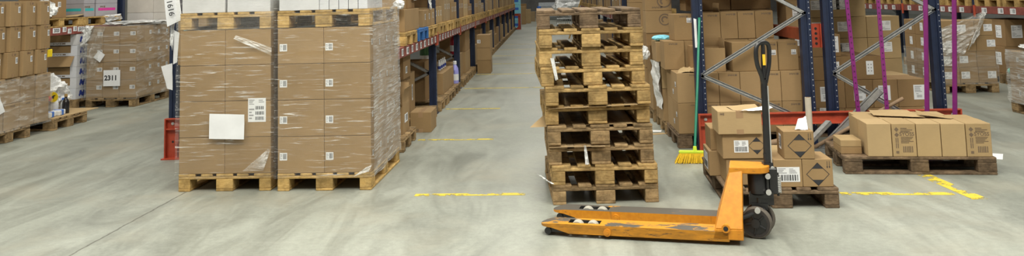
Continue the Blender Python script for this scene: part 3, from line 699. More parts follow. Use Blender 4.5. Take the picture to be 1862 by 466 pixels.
bar((2.0,8.2,.03),(2.75,8.30,.02),.05,.05,'galvanized','steel_offcut','grey steel bar lying on the floor beneath the red guard rail','metal bar','offcuts by the rack foot')
bar((1.7,8.25,.03),(2.5,8.24,.19),.028,.03,'stick_wood','wooden_stick','brown round stick lying low under the guard rail','stick','offcuts by the rack foot',True)
bar((2.25,8.0,.02),(2.65,8.22,.30),.06,.035,'galvanized','steel_offcut','grey steel bar slanting up between the two nearer pallets','metal bar','offcuts by the rack foot')

# broom
t=thing('broom','yellow push broom with a long green pole leaning on a rack post','broom',(1.318,7.93,0),-.10)
b=MB(); b.prism([(-.145,.088),(.14,.088),(.15,.098),(.145,.108),(-.14,.112),(-.15,.10)],'y',-.022,.022); b.cyl((0,0,.105),(0,.006,.15),.02,.016,n=14); b.obj('head','lime',t,bevel=.004)
b=MB(); r=random.Random(4)
for i in range(46):
    for j in range(4):
        x=-.138+.276*i/45; y=-.016+.032*j/3; sp=1.22; dx=x*sp-.015+r.uniform(-.008,.008); dy=y*2.4-.012+r.uniform(-.006,.006)
        b.cyl((x,y,.09),(dx,dy,.001+r.uniform(0,.006)),.0036,.0028,n=5)
b.obj('bristles','bristle',t)
b=MB(); b.tube([(0,.004,.13),(.07,.25,.70),(.135,.49,1.30)],.0125,12); b.cyl((.133,.485,1.28),(.136,.493,1.315),.014,n=12); b.obj('pole','green_pole',t,smooth=True)

# ================================================================== small pallet with marked cartons, beside the hand truck
TF=(Vector((1.250,6.27,0)),-.045)
def inF(fr,x,y,z=0): return fr[0]+Matrix.Rotation(fr[1],3,'Z')@Vector((x,y,z))
pallet(TF[0],TF[1],'wood_old','dark worn wooden pallet carrying diamond-marked cartons next to the hand truck','worn pallets with loose cartons',True,51)
zt=.1455; G='diamond-marked cartons by the hand truck'
bx(.355,.555,.02,.32,zt,zt+.196,'carton with a large barcode label, bottom right group by the hand truck',G,[('barcode','f',.50,.46,.165,.105),('diamond','l',.5,.5,.12,.12)],'cardboard',fr=TF)
bx(.558,.772,.02,.32,zt,zt+.196,'carton with a black diamond mark beside the big barcode label carton',G,[('diamond','f',.50,.46,.165,.165),('arrows','f',.86,.80,.03,.05)],'cardboard',fr=TF)
bx(.44,.655,.02,.28,zt+.198,zt+.396,'topmost diamond carton, with white papers lying on it',G,[('diamond','f',.52,.48,.17,.17),('arrows','f',.86,.80,.03,.05),('tag','l',.5,.55,.08,.11)],'cardboard',fr=TF,rz=-.03)
bx(.36,.62,.34,.64,zt,zt+.19,'flat-topped carton behind the barcode label carton on small pallet',G,[],'cardboard_pale',fr=TF)
0 and bx(.63,.76,.36,.62,zt,zt+.17,'narrow pale carton behind the topmost diamond carton',G,[],'cardboard_pale',fr=TF)
bx(.03,.33,.10,.40,zt,zt+.19,'lowest carton of the three-high pile half hidden by the orange frame',G,[('print','f',.12,.88,.03,.02),('barcode','f',.70,.45,.09,.09)],'cardboard',fr=TF)
bx(.008,.33,.09,.40,zt+.192,zt+.370,'middle carton of the three-high pile, barcode and diamond on front',G,[('barcode','f',.42,.50,.105,.088),('diamond','f',.77,.52,.125,.125)],'cardboard',fr=TF)
bx(-.02,.298,.07,.38,zt+.372,zt+.54,'top carton of the three-high pile behind the hand truck head',G,[('print','f',.10,.88,.03,.018)],'cardboard_pale',fr=TF,tape='y')
bx(-.03,.30,.43,.73,zt+.192,zt+.36,'carton behind the middle of the three-high pile',G,[],'cardboard',fr=TF)
bx(-.05,.30,.42,.74,zt,zt+.19,'carton with a side label behind the lowest of three-high pile',G,[('barcode','l',.45,.5,.20,.13)],'cardboard',fr=TF)
0 and bx(.31,.36,.44,.60,zt,zt+.43,'slim upright carton with a label behind the three-high pile',G,[('tall','f',.5,.7,.04,.09)],'cardboard_pale',fr=TF)
P=lambda x,y,z: inF(TF,x,y,z)
drape([P(.14,.06,zt+.545),P(.30,.05,zt+.545),P(.385,.06,zt+.565),P(.36,.14,zt+.572)],'paper','curled white paper on top of the three-high carton pile','paper_sheet','paper',14,.008,2.5,3,'loose papers on the cartons')
drape([P(.10,.10,zt+.543),P(.30,.10,zt+.546),P(.30,.30,zt+.560),P(.08,.30,zt+.550)],'cardboard_pale','loose cardboard flap lying on the three-high carton pile','cardboard_flap','cardboard',6,.004,2,4,'loose flaps on the cartons')
drape([P(.53,.06,zt+.402),P(.625,.06,zt+.402),P(.632,.14,zt+.485),P(.575,.13,zt+.47)],'paper','curled white papers on the topmost diamond carton','paper_sheet','paper',12,.014,2.2,6,'loose papers on the cartons')
b=MB(); b.cyl((0,0,0),(.004,.01,.62),.027,n=24); b.cyl((.004,.01,.6195),(.004,.01,.6205),.021,n=20,m=1); o=b.obj('cardboard_tube',['tube_card','cardboard_inside'],None,smooth=True); o.location=(2.262,7.55,.0); tag(o,'pale cardboard tube standing upright between the two right pallets','tube')

# ================================================================== pallet with the row of tall cartons at the right
RF=(Vector((2.475,7.335,0)),-.115)
q=inF(RF,1.2,0); pallet(q,RF[1]+PI/2,'wood_old','dark worn pallet laid lengthwise under the pale row of cartons','worn pallets with loose cartons',True,61)
G='pale cartons with panel print in a row'
xs=[.195,.395,.590,.785,.980,1.180]; hh=.272
zt=.1455
for i in range(5):
    dec=[]
    if i in (1,4): dec=[('hair','f',.5,.5,.165,.22),('text:SYOSS','f',.62,.68,0,.042)]
    nm=('plain pale carton at the open end of the front row','pale carton with printed panel next to the plain end carton','pale carton in the middle of the front row','pale plain carton just before the printed end carton','pale carton with printed panel at the far end by the floor paper')[i]
    bx(xs[i]+.003,xs[i+1]-.003,.012,.30,zt,zt+hh,nm,G,dec,'cardboard_pale',fr=RF)
    if i>=0:
        bx(xs[i]+.003,xs[i+1]-.003,.306,.55,zt,zt+hh-.004,f'pale carton in the second row behind, {ORD[i]} from the open end',G,[],'cardboard_pale',fr=RF)
    if i<4: bx(xs[i]+.003+.03,xs[i+1]-.003+.03,.556,.78,zt,zt+hh-.006,f'pale carton in the back row, {ORD[i]} from the open end',G,[],'cardboard_pale',fr=RF)
G2='small flat cartons at the pallet corner'
bx(0,.172,.125,.40,zt,zt+.058,'lower of two small flat cartons at the corner of long pallet',G2,[],'cardboard',fr=RF,rz=.02)
bx(0,.172,.125,.40,zt+.06,zt+.118,'upper of two small flat cartons at the corner of long pallet',G2,[],'cardboard_pale',fr=RF,rz=.02)
P=lambda x,y,z: inF(RF,x,y,z)
z=zt+hh
drape([P(.36,.42,z+.012),P(.76,.30,z+.006),P(.70,.60,z+.030),P(.38,.66,z+.03)],'cardboard_pale','torn cardboard flap with faint print lying across the carton row','cardboard_flap','cardboard',8,.006,2,9,'loose flaps on the cartons')
drape([P(.72,.33,z+.03),P(.95,.24,z+.004),P(1.0,.32,z+.006),P(.75,.55,z+.035)],'cardboard_pale','folded cardboard flap at the middle of the carton row','cardboard_flap','cardboard',8,.006,2,12,'loose flaps on the cartons')
o=MB().box(-.19,.19,-.14,.14,0,.0015).obj('paper_sheet','paper',None); o.location=(3.93,8.02,.001); o.rotation_euler=(0,0,-.5); tag(o,'white paper lying on the floor past the end of the carton row','paper')
o=MB().box(-.08,.08,-.04,.04,0,.004).obj('cardboard_scrap','cardboard_pale',None); o.location=(1.19,9.55,0); o.rotation_euler=(0,0,.3); tag(o,'flattened cardboard scrap on the floor by the tall cartons','litter','floor litter')
o=MB().box(-.09,.09,-.05,.05,0,.003).obj('paper_scrap','paper',None); o.location=(1.16,9.75,0); o.rotation_euler=(0,0,-.2); tag(o,'pale paper scrap on the floor beside flattened cardboard','litter','floor litter')

# ================================================================== cartons under the right racks
LW=PI/2
pallet((1.275,9.445,0),-LW,'wood_old','dark pallet under the two-tier cartons behind the broom','pallets along the right of the aisle',True,71)
zt=.1455; G='brown cartons behind the broom and grey braces'
XS=[1.285,1.50,1.71,1.922,2.128,2.332,2.536]
PR=('print','f',.70,.89,.085,.018); LB=('barcode','f',.82,.68,.055,.048)
for k,(z0,h,rw) in enumerate(((zt,.303,'bottom'),(zt+.305,.300,'second'))):
    for i in range(6):
        d=[('print','f',.66,.90,.09,.018)] if i not in (1,3) or k==0 else []
        if i==0: d=[('print','f',.75,.93,.06,.014),('barcode','l',.7,.6,.07,.05),('barcode','l',.25,.3,.07,.05)]
        bx(XS[i]+.002,XS[i+1]-.002,8.64,9.02,z0,z0+h,f'brown carton, {rw} tier, {ORD[i]} from aisle, behind the broom rack frame',G,d,'cardboard')
    bx(1.29,1.498,9.03,9.40,z0,z0+h,f'brown carton, {rw} tier, deeper along the aisle face behind the broom',G,[],'cardboard')
z=zt+.607
open_carton(1.60,1.80,8.70,9.0,z,z+.235,'open brown carton with raised ragged flaps behind the broom rack frame',G,((0,-.9),(1,1.35),(2,1.1),(3,2.0)))
bx(1.47,1.58,8.85,9.02,z,z+.26,'narrow brown carton squeezed beside the open ragged carton',G,[],'cardboard_red')
for i,(a,c) in enumerate(((1.862,2.115),(2.13,2.325),(2.335,2.538))):
    bx(a,c,8.66+.02*i,9.03,z,z+.295,f'brown carton, third tier, {ORD[i]} beyond the open ragged carton',G,[PR]+([('barcode','f',.78,.62,.05,.05)] if i else []),'cardboard')
for i,(a,c) in enumerate(((1.64,1.838),(1.843,2.022),(2.026,2.206),(2.21,2.40))):
    if i==0: open_carton(a,c,9.06,9.4,z+.31,z+.31+.285,'open brown carton with spread flaps, top tier behind the frame',G,((3,1.2),(1,1.3)),[('print','f',.6,.88,.10,.02)])
    else: bx(a,c,9.06,9.40,z+.31,z+.31+.288,f'brown carton, top tier, {ORD[i]} beyond the spread-flap open carton',G,[('print','f',.62,.90,.10,.02)],'cardboard')
for i,(a,c) in enumerate(((1.60,1.86),(1.865,2.12),(2.125,2.40))):
    if i==0: a=1.65
    bx(a,c,9.05,9.42,z,z+.305,f'brown carton, third tier rear, {ORD[i]} under the top tier',G,[],'cardboard')
# near aisle face, upper cartons
bx(1.23,1.445,9.06,9.40,z,z+.30,'brown carton with faint print over the two-tier cartons facing the aisle',G,[('print','f',.45,.90,.09,.018)],'cardboard')
bx(1.45,1.585,9.08,9.40,z,z+.30,'brown carton beside the faint-print carton, partly behind the green pole',G,[],'cardboard')
bx(1.345,1.555,9.10,9.40,z+.303,z+.585,'leaning brown carton with white tag high behind the navy post',G,[('print','f',.5,.90,.09,.02),('barcode','f',.80,.76,.065,.05)],'cardboard',rz=.06)
drape([(1.30,8.66,z+.004),(1.50,8.66,z+.004),(1.52,8.95,z+.05),(1.36,8.95,z+.012)],'cardboard_pale','loose brown cardboard flaps lying on the second tier behind the broom','cardboard_flap','cardboard',10,.018,3,5,'loose flaps on the cartons')
drape([(1.42,8.64,z+.008),(1.56,8.64,z+.02),(1.54,8.78,z+.07),(1.44,8.75,z+.02)],'cardboard','creased brown flap by the foot of the green broom pole top','cardboard_flap','cardboard',8,.012,3,15,'loose flaps on the cartons')
drape([(1.452,8.43,1.02),(1.475,8.43,1.02),(1.478,8.44,1.30),(1.45,8.44,1.31)],'paper','narrow white paper strip stuck to the navy post by the broom pole','paper_sheet','paper',6,.004,2,1,'papers on the rack posts')
# next pallets along the aisle
pallet((1.27,10.30,0),-LW,'wood_worn','worn pallet, second along the right of aisle behind broom','pallets along the right of the aisle',True,72)
pallet((1.25,11.2,0),-LW,'wood_worn','worn pallet, third along the right of aisle, under white film','pallets along the right of the aisle',False)
G='tall cartons along the right of the aisle'
for i,(x,y0,y1,z0,z1,l,m) in enumerate((
 (1.25,9.50,9.88,zt,.50,'brown carton at floor level just past the two-tier cartons','cardboard'),
 (1.25,9.50,9.88,.503,.80,'brown carton second from floor just past the two-tier cartons','cardboard_pale'),
 (1.20,9.50,9.92,.803,1.02,'brown carton carrying the light blue soft pack','cardboard'),
 (1.27,9.92,10.28,zt,.55,'brown carton beneath the hanging film, floor level','cardboard'),
 (1.25,9.94,10.28,.553,.95,'brown carton beneath the ring-printed cartons','cardboard_pale'),
 (1.25,10.42,10.78,zt,.60,'brown carton on the third pallet, floor level','cardboard'),
 (1.24,10.42,10.78,.603,1.0,'brown carton on the third pallet, upper','cardboard_red'),
 (1.22,10.82,11.18,zt,.62,'brown carton at the far end of third pallet, floor level','cardboard'),
 (1.22,10.82,11.18,.623,1.08,'brown carton at the far end of third pallet, upper','cardboard'))):
    bx(x,x+.45,y0,y1,z0,z1,l,G,[('tag','l',.5,.6,.06,.05)] if i%3==0 else [],m)
bx(1.15,1.46,9.95,10.25,1.10,1.36,'ring-printed brown carton above the aisle, lower one',G,[('ring','f',.72,.60,.14,.14)],'cardboard')
bx(1.15,1.46,9.95,10.25,1.362,1.75,'ring-printed brown carton above the aisle, upper one',G,[('ring','f',.72,.28,.17,.15),('print','f',.45,.1,.12,.02)],'cardboard')
bx(1.15,1.50,9.96,10.26,.953,1.098,'flat brown carton under the ring-printed pair',G,[],'cardboard_red')
bx(1.07,1.30,11.0,11.35,1.12,1.45,'tall pale brown carton beside the top of pallet stack, lower',G,[],'cardboard')
bx(1.07,1.30,11.0,11.35,1.452,1.80,'tall pale brown carton beside the top of pallet stack, upper',G,[],'cardboard')
bx(1.05,1.36,10.98,11.37,1.085,1.117,'flat board carrying the two tall pale cartons',G,[],'cardboard_pale')
bundle((1.29,9.66,1.023),(.115,.09,.035),'sky_pack','light blue soft pack lying on a brown carton by the aisle',5,'soft_pack','pack',rough=.12,sub=3)
drape([(1.22,9.90,.28),(1.24,9.47,.28),(1.215,9.46,.80),(1.18,9.90,.80)],'film_bundle','white film sheet hanging down the cartons past the broom',amp=.03,n=20,seed=5,group='hanging film by the aisle')
bundle((1.12,9.9,.80),(.05,.08,.07),'film_bundle','crumpled film knot bulging into the aisle beside the pallet stack',9,rough=.5,sub=3)
# under the second rack frame
pallet((2.70,9.95,0),-LW,'wood_old','dark pallet under white-labelled cartons behind the purple bars','pallets under the white-labelled cartons',False)
pallet((3.95,9.95,0),-LW,'wood_old','dark pallet under the broad cartons beyond the purple bars','pallets under the white-labelled cartons',False) if False else None
G='white-labelled cartons behind the purple bars'
def wl(x0,x1,y,d,z0,z1,l,kind='tall',u=.5,v=.5,w=.115,h=.155,m='cardboard_red'):
    bx(x0,x1,y,y+d,z0,z1,l,G,[(kind,'f',u,v,w,h)] if kind else [],m)
for i,(a,c) in enumerate(((2.70,3.13),(3.133,3.52),(3.523,3.96))):
    wl(a,c,9.16,.42,zt,.29,f'brown carton, bottom tier behind the guard rail, {ORD[i]} from the navy posts','form' if i==0 else None,.5,.8,.1,.08)
for i,(a,c) in enumerate(((2.58,2.80),(2.803,3.145),(3.148,3.44),(3.443,3.70),(3.703,3.99))):
    wl(a,c,9.17,.42,.2925,.585,f'brown carton, second tier behind purple bars, {ORD[i]} from the hand truck',('tall' if i!=0 else None),(.5,.42,.52,.45,.78)[i],.52,.125,.155)
for i,(a,c) in enumerate(((2.66,2.99),(2.993,3.26),(3.263,3.56))):
    wl(a,c,9.18,.40,.588,.835,f'brown carton with symbol label, third tier, {ORD[i]} from the hand truck','symbols',(.25,.28,.55)[i],.5,.075,.145)
wl(2.80,3.135,9.19,.38,.838,1.075,'brown carton with a big white form label beside the navy post','form',.70,.55,.16,.17)
for i,(a,c) in ((1,(3.2,3.56)),): wl(a+.003,c,9.60,.36,.29,.83,f'large brown carton filling behind third tier, {ORD[i]} from the hand truck',None)
G='pale white-labelled cartons stacked high behind'
for k,(z0,z1) in enumerate(((.72,.968),(.971,1.222),(1.225,1.52))):
    for i,(a,c) in enumerate(((2.86,3.33),(3.333,3.80),(3.803,4.19))):
        if (k,i) in ((2,2),): continue
        bx(a,c,10.2,10.6,z0,z1,f'pale carton with white label, {("lower","middle","upper")[k]} tier at rear, {ORD[i]} from the navy posts',G,[('form','f',(.78,.42,.55)[i],.55 if k!=2 else .5,.14,.115)]+([('form','f',.2,.5,.14,.115)] if i==1 and k!=1 else []),'cardboard_pale')
for i,(a,c) in enumerate(((2.86,3.5),(3.503,4.19))):
    bx(a,c,10.2,10.6,zt,.717,f'large pale carton at floor level at rear, {ORD[i]} from the navy posts',G,[],'cardboard_pale')
pallet((2.88,10.98,0),-LW,'wood_old','dark pallet under the high rear cartons behind the purple bars','pallets under the white-labelled cartons',False)
bx(3.56,4.02,9.62,10.1,.29,.583,'flat-topped brown carton reaching back beside the navy end post',G,[],'cardboard_pale')
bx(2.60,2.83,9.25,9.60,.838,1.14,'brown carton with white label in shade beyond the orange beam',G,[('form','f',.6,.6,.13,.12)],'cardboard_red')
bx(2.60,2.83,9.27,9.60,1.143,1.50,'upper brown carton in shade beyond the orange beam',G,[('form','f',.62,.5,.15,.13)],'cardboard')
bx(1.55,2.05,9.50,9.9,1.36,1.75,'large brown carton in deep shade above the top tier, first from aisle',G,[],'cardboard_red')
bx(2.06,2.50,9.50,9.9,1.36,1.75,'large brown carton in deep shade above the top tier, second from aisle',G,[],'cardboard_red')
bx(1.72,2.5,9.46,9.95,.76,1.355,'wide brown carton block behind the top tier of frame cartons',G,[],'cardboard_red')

# ================================================================== far right: wrapped load in the side aisle and racking
LX,LY=5.685,12.50
pallet((LX,LY,0),-.01,'wood_worn','pallet under the film-draped load in the side aisle','pallets in the right side aisle',True,81)
G='cartons of the film-draped load'
rows=('bottom','second','third','top')
for k in range(4):
    h=.224; z0=.1455+k*(h+.002)
    for i in range(3):
        a=LX+.005+i*.265-(.01 if k%2 else 0)
        bx(a,a+.26,LY+.01,LY+.40,z0,z0+h,f'brown carton, {rows[k]} tier, {ORD[i]} from the navy end post, film-draped load',G,[('form','f',(.35,.3,.72)[i] if k!=2 else (.6,.3,.8)[i],.5,.12,.10)] if (i+k)%4!=3 else [],'cardboard')
    for j in range(2):
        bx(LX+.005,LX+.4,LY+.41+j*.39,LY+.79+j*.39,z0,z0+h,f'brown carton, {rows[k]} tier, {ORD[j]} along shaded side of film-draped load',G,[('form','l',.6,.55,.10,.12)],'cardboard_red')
shell(LX-.015,LX+.815,LY-.015,LY+1.2,.13,.62,('film_soft','film_soft'),'clear stretch film round the lower half of film-draped load',.008,21)
drape([(5.64,LY-.03,.36),(6.0,LY-.05,.55),(6.34,LY-.04,1.18),(5.66,LY-.03,.92)],'film_glint','loosened film sheet draped across the front of the side-aisle load',amp=.035,n=34,freq=6,seed=4,folds=(.6,2.2),group='loose film on the side-aisle load')
drape([(6.05,LY-.05,.60),(6.22,LY-.06,.82),(6.37,LY-.04,1.16),(6.30,LY-.05,1.14)],'film_tail','gathered white film crest rising at the corner of side-aisle load',amp=.05,n=24,freq=5,seed=14,folds=(2,1),group='loose film on the side-aisle load')
drape([(5.66,LY-.03,.40),(5.84,LY-.05,.40),(5.86,LY-.05,.74),(5.66,LY-.03,.74)],'film_glint','crumpled white film patch at the post side of side-aisle load',amp=.03,n=24,freq=6,seed=24,group='loose film on the side-aisle load')
# wrapped load cut by the picture edge
pallet((5.66,9.46,0),0,'wood_worn','pallet under the wrapped load at the picture edge','pallets in the right side aisle',True,82)
G='cartons of the wrapped load at the picture edge'
for k in range(3):
    for j in (2,):
        bx(5.67,6.07,9.47+j*.395,9.86+j*.395,.1455+k*.20,.1455+k*.20+.198,f'brown carton, {rows[k]} tier, {ORD[j]} from front, wrapped load at picture edge',G,[('tag','l',.5,.5,.05,.05)],'cardboard')
shell(5.645,6.47,9.44,10.67,.12,.76,('film_rough','film_side'),'clear stretch film round the load at the picture edge',.012,31)
bundle((5.98,10.05,.745),(.32,.55,.05),'film_bundle','bunched film on top of the load at the picture edge',31,rough=.25)
rk=thing('pallet_rack','dark racking with red beam along the right side aisle','rack',(7.2,14.5,0))
for y in (8.8-14.5,11.65-14.5,0,17.35-14.5,20.2-14.5):
    upright(.06,y,3.2,rk,None); upright(1.1,y,3.2,rk,None); brace((.06,y+.02,.2),(1.1,y+.02,.9),rk); brace((1.1,y+.02,.9),(.06,y+.02,1.9),rk)
for y0,y1 in ((8.8,11.65),(11.65,14.5),(14.5,17.35),(17.35,20.2)):
    beam(-.02,.03,y0-14.5+.06,y1-14.5-.06,1.08,1.20,rk); beam(1.07,1.12,y0-14.5+.06,y1-14.5-.06,1.08,1.20,rk)
    b=MB(); b.box(-.03,-.018,y1-14.5-.12,y1-14.5-.055,1.02,1.22); b.obj('beam_connector','red_steel',rk)
    n=0
    for y in (y0+.35,y0+.75,y0+1.05,y0+1.6,y0+1.95,y0+2.45):
        tg=link('location_tag',decal_mesh('tag',.16,.085),rk,(-.0225,y-14.5,1.135),(0,0,-PI/2))
b=MB(); b.box(.04,1.06,8.8-14.5,20.2-14.5,1.13,1.17); b.obj('shade_deck','wood_worn',rk)  # deck panel added at beam level to make shade underneath
for i,y in list(enumerate((9.8,10.75,12.6,13.55,14.42,15.45,16.40,17.28,18.4,19.4)))[3:]:
    pallet((7.19,y,1.2015),-LW,'wood_fresh',f'yellowish pallet on the red side-aisle beam, {ORD[i]} from the near end','pallets on the right side racking',False)
for i,(y,hh) in enumerate(((9.8,.5),(10.75,.9),(12.6,.85),(13.52,.12),(14.40,.85),(15.45,.8),(16.35,.9),(17.25,.7),(18.3,.8))):
    if i in (0,1,2,5,6,8): continue
    pallet((7.12,y,0),-LW,'wood_worn',f'worn pallet at floor under the side-aisle racking, {ORD[i]} from the near end','pallets on the right side racking',False)
    if hh>.3:
        for k in range(2):
            for j in range(2):
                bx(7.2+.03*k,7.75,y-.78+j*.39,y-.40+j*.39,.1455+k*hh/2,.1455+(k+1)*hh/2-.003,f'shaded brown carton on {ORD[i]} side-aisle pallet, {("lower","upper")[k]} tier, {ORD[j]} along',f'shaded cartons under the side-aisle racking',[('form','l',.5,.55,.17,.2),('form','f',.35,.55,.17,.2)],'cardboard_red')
    elif False: pass
b=MB(); b.cyl((7.2,13.1,.20),(7.2,13.5,.20),.05,n=20); b.cyl((7.2,13.095,.20),(7.2,13.505,.20),.02,n=14,m=1); o=b.obj('film_roll',['aqua_roll','tube_card'],None,smooth=True); tag(o,'pale green roll lying on the bare side-aisle pallet','roll','green rolls on the bare pallet')
for i,(x,y) in enumerate(((4.6,13.6),(5.6,16.2))):
    pass
# ================================================================== left side: row of loads
pallet((-6.49,9.50,0),LW,'wood_worn','worn pallet under the bare brown carton wall beside the side aisle','pallets of the left row',True,91)
G='cartons of the tall brown wall'
r=random.Random(3); yy0=[9.50,9.52,9.47,9.51,9.49]
for k in range(5):
    z0=.1455+k*.308
    for i in range(4):
        y0=yy0[k]+i*.300+( .01 if k>2 else 0); jx=r.uniform(-.012,.012)
        bx(-6.89+jx,-6.50+jx,y0,y0+(.262 if k>1 else .285),z0,z0+.304,f'brown carton, {("bottom","second","third","fourth","top")[k]} tier, {ORD[i]} from picture edge, tall brown wall',G,[('print','r',.55,.90,.085,.02),('tag','r',.80,.66,.05,.075),('band_tape','r',.5,.08,.04,.05),('band_tape','r',.5,.92,.04,.045)] if k>1 else [('print','r',.55,.90,.085,.02)],'cardboard',rz=r.uniform(.09,.15) if k>1 else 0)
shell(-6.92,-6.475,9.45,10.715,.13,.75,('film_soft','film_rough'),'clear film skirt round the lower part of the tall brown wall',.01,41)
drape([(-6.463,9.45,.30),(-6.463,9.76,.38),(-6.462,9.66,.56),(-6.462,9.45,.62)],'paper','white paper slipped under film on the brown wall','paper_sheet','paper',8,.006,2,3)
pallet((-6.46,10.735,0),LW,'wood_worn','worn pallet nearly empty, with bottles and packs on it','pallets of the left row',True,92)
o=MB().box(-.56,.0,.02,1.1,0,.008).obj('plywood_sheet','cardboard_pale',None,bevel=.001); o.location=(-6.47,10.75,.1455); tag(o,'thin pale board lying on the nearly empty pallet','board')
z=.154
for i,(y,l) in enumerate(((10.78,'blue and white flat pack nearest the carton wall'),(11.0,'blue and white flat pack next to the dark bottle'))):
    t=thing('flat_pack',l,'pack',(-6.60,y,z),.15,'blue and white packs on the pallet')
    b=MB(); b.box(-.06,.06,0,.19,0,.07); b.obj('pack_body','white_plastic',t,bevel=.01)
    b=MB(); b.box(-.0615,.0615,.06,.13,-.0+.002,.0715); b.obj('printed_band','blue_pack',t,bevel=.004)
    b=MB(); b.cyl((.0,.19,.035),(.0,.215,.035),.034,n=14); b.obj('end_cap','blue_pack',t) if i else None
def bottle(x,y,z,h,r_,mat,cap,label,group=None,neck=.4,name='bottle'):
    t=thing(name,label,'bottle',(x,y,z),0,group)
    b=MB(); b.lathe([(r_*.9,0),(r_,h*.04),(r_,h*.55),(r_*.85,h*.66),(r_*neck,h*.78),(r_*neck,h*.88)],16); b.obj('bottle_body',mat,t,smooth=True)
    b=MB(); b.lathe([(r_*neck*1.15,h*.86),(r_*neck*1.15,h*.99),(r_*neck*.8,h)],14); b.obj('cap',cap,t,smooth=True); return t
bottle(-6.62,11.28,z,.26,.045,'dark_bottle','wood_fresh','dark bottle with light cap on the nearly empty pallet','bottles on the pallet')
t=bottle(-6.74,11.22,z,.25,.05,'white_plastic','white_plastic','white bottle with a round yellow tag on the nearly empty pallet','bottles on the pallet')
b=MB(); b.cyl((.02,-.075,.235),(.02,-.069,.235),.068,n=28); d_=b.obj('round_tag','yellow_tag',t)
b=MB(); b.add([(-.02,-.077,.232),(.03,-.077,.26),(.062,-.077,.262),(.02,-.077,.226)],[(0,1,2,3)]); b.add([(-.02,-.077,.222),(.04,-.077,.232),(.03,-.077,.214)],[(0,1,2)]); b.obj('tag_print','ink',t)
bottle(-6.70,11.36,z,.20,.045,'white_plastic','blue_pack','small white and blue bottle between tag bottle and dark bottle','bottles on the pallet')
bundle((-6.97,11.42,z),(.26,.26,.24),'film_bundle','big crumpled clear film bundle behind the bottles',51)
bundle((-6.78,11.15,.34),(.05,.05,.03),'red_print','small red crumpled wrapper on the film bundle',53,'wrapper','wrapper',rough=.4,sub=3)
# cartons with orange marks at the end of the wall, behind
o=MB().box(0,.02,-.06,.06,-.05,.05).obj('yellow_tag','yellow_tag',None,bevel=.006); o.location=(-6.545,10.735,1.0); o.rotation_euler=(0,0,.1); tag(o,'small yellow tag at the end of the tall brown wall','tag')
# white open trays stack
pallet((-7.46,12.98,0),LW,'wood_worn','worn pallet under the stack of white blue-printed boxes','pallets of the left row',False)
G='white blue-printed boxes in a stack'
z0=.1455
for k in range(6):
    t=thing('display_box',f'white box with blue printed end, {("lowest","second","third","fourth","fifth","topmost")[k]} in the stack by wrapped load','box',(-7.76,13.22,z0),r.uniform(-.02,.02),G)
    h=.168; W,D=.56,.42; e=.006
    b=MB(); b.box(-W/2,W/2,D/2-e,D/2,0,h); b.box(-W/2,-W/2+e,-D/2,D/2-e,0,h); b.box(W/2-e,W/2,-D/2,D/2-e,0,h); b.box(-W/2+e,W/2-e,-D/2,D/2-e,0,e); b.box(-W/2+e,-W/2+.10,-D/2,-D/2+e,e,h); b.box(W/2-.10,W/2-e,-D/2,-D/2+e,e,h); b.box(-W/2+.1,W/2-.1,-D/2,-D/2+e,e,h*.28); b.obj('tray','white_card',t)
    b=MB(); b.box(-W/2+.04,W/2-.04,-D/2+.012,D/2-.02,.008,h-.012); b.obj('inner_carton','cardboard',t)
    c=link('printed_picture',decal_mesh('swatch_blue',.26,.11),t,(W/2+.0012,0,h*.5),(0,0,PI/2))
    c=link('printed_mark',decal_mesh('print',.2,.018),t,(0,-D/2-.0012,h*.14))
    if k in (3,): 
        b=MB(); b.box(-.22,.24,-.20,0,-.002,.0025,mx=Matrix.Translation((0,-D/2,h*.98))@Matrix.Rotation(.9,4,'X')); b.obj('flap','cardboard',t)
    z0+=h+.002
# load 2311
QX,QY=-7.372,13.10
pallet((QX,QY,0),0,'wood_worn','worn pallet under the film-wrapped load numbered 2311','pallets of the left row',True,93)
G='cartons of the load numbered 2311'
for k in range(4):
    zz=.1455+k*.281
    for i in range(3):
        bx(QX+.004+i*.268,QX+.004+i*.268+.264,QY+.005,QY+.30,zz,zz+.278,f'brown carton, {rows[k]} tier, {ORD[i]} from the left, load numbered 2311',G,[('tag','f',.80,.60,.085,.06)],'cardboard')
    for j in range(3):
        bx(QX+.54,QX+.804,QY+.304+j*.3,QY+.60+j*.3,zz,zz+.278,f'brown carton, {rows[k]} tier, {ORD[j]} along the side of load numbered 2311',G,[('tag','r',.6,.6,.07,.06)],'cardboard')
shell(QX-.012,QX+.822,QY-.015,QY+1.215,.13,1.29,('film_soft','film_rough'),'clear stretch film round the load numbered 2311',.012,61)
drape([(-7.42,13.06,.45),(-7.20,13.05,.50),(-7.05,13.05,1.27),(-7.44,13.06,1.22)],'film_rough','loosened film hanging over the left corner of load numbered 2311',amp=.07,n=30,freq=5,seed=5,folds=(2,1),group='loose film on the load numbered 2311')
drape([(-7.42,13.05,1.0),(-7.36,13.04,1.0),(-7.22,13.06,1.29),(-7.40,13.06,1.28)],'film_bundle','white film gather at the top corner of load numbered 2311',amp=.05,n=22,freq=5,seed=15,group='loose film on the load numbered 2311')
bundle((-6.95,13.9,1.275),(.42,.62,.035),'film_bundle','bunched film over the top of load numbered 2311',63,rough=.3)
drape([(-7.24,13.065,.79),(-7.13,13.065,.71),(-7.05,13.065,.83),(-7.15,13.065,.90)],'paper','small tilted white paper caught in film of load numbered 2311','paper_sheet','paper',4,.004,2,3,'papers on the load numbered 2311')
t=thing('number_sheet','white sheet printed with the number 2311 on a wrapped load','sign',(-6.93,13.06,.46),0)
MB().box(-.135,.135,-.001,.001,-.125,.125).obj('sheet','paper',t)
link('lettering',text_mesh('2311',.105,'ink',.004),t,(-.015,-.0025,0))
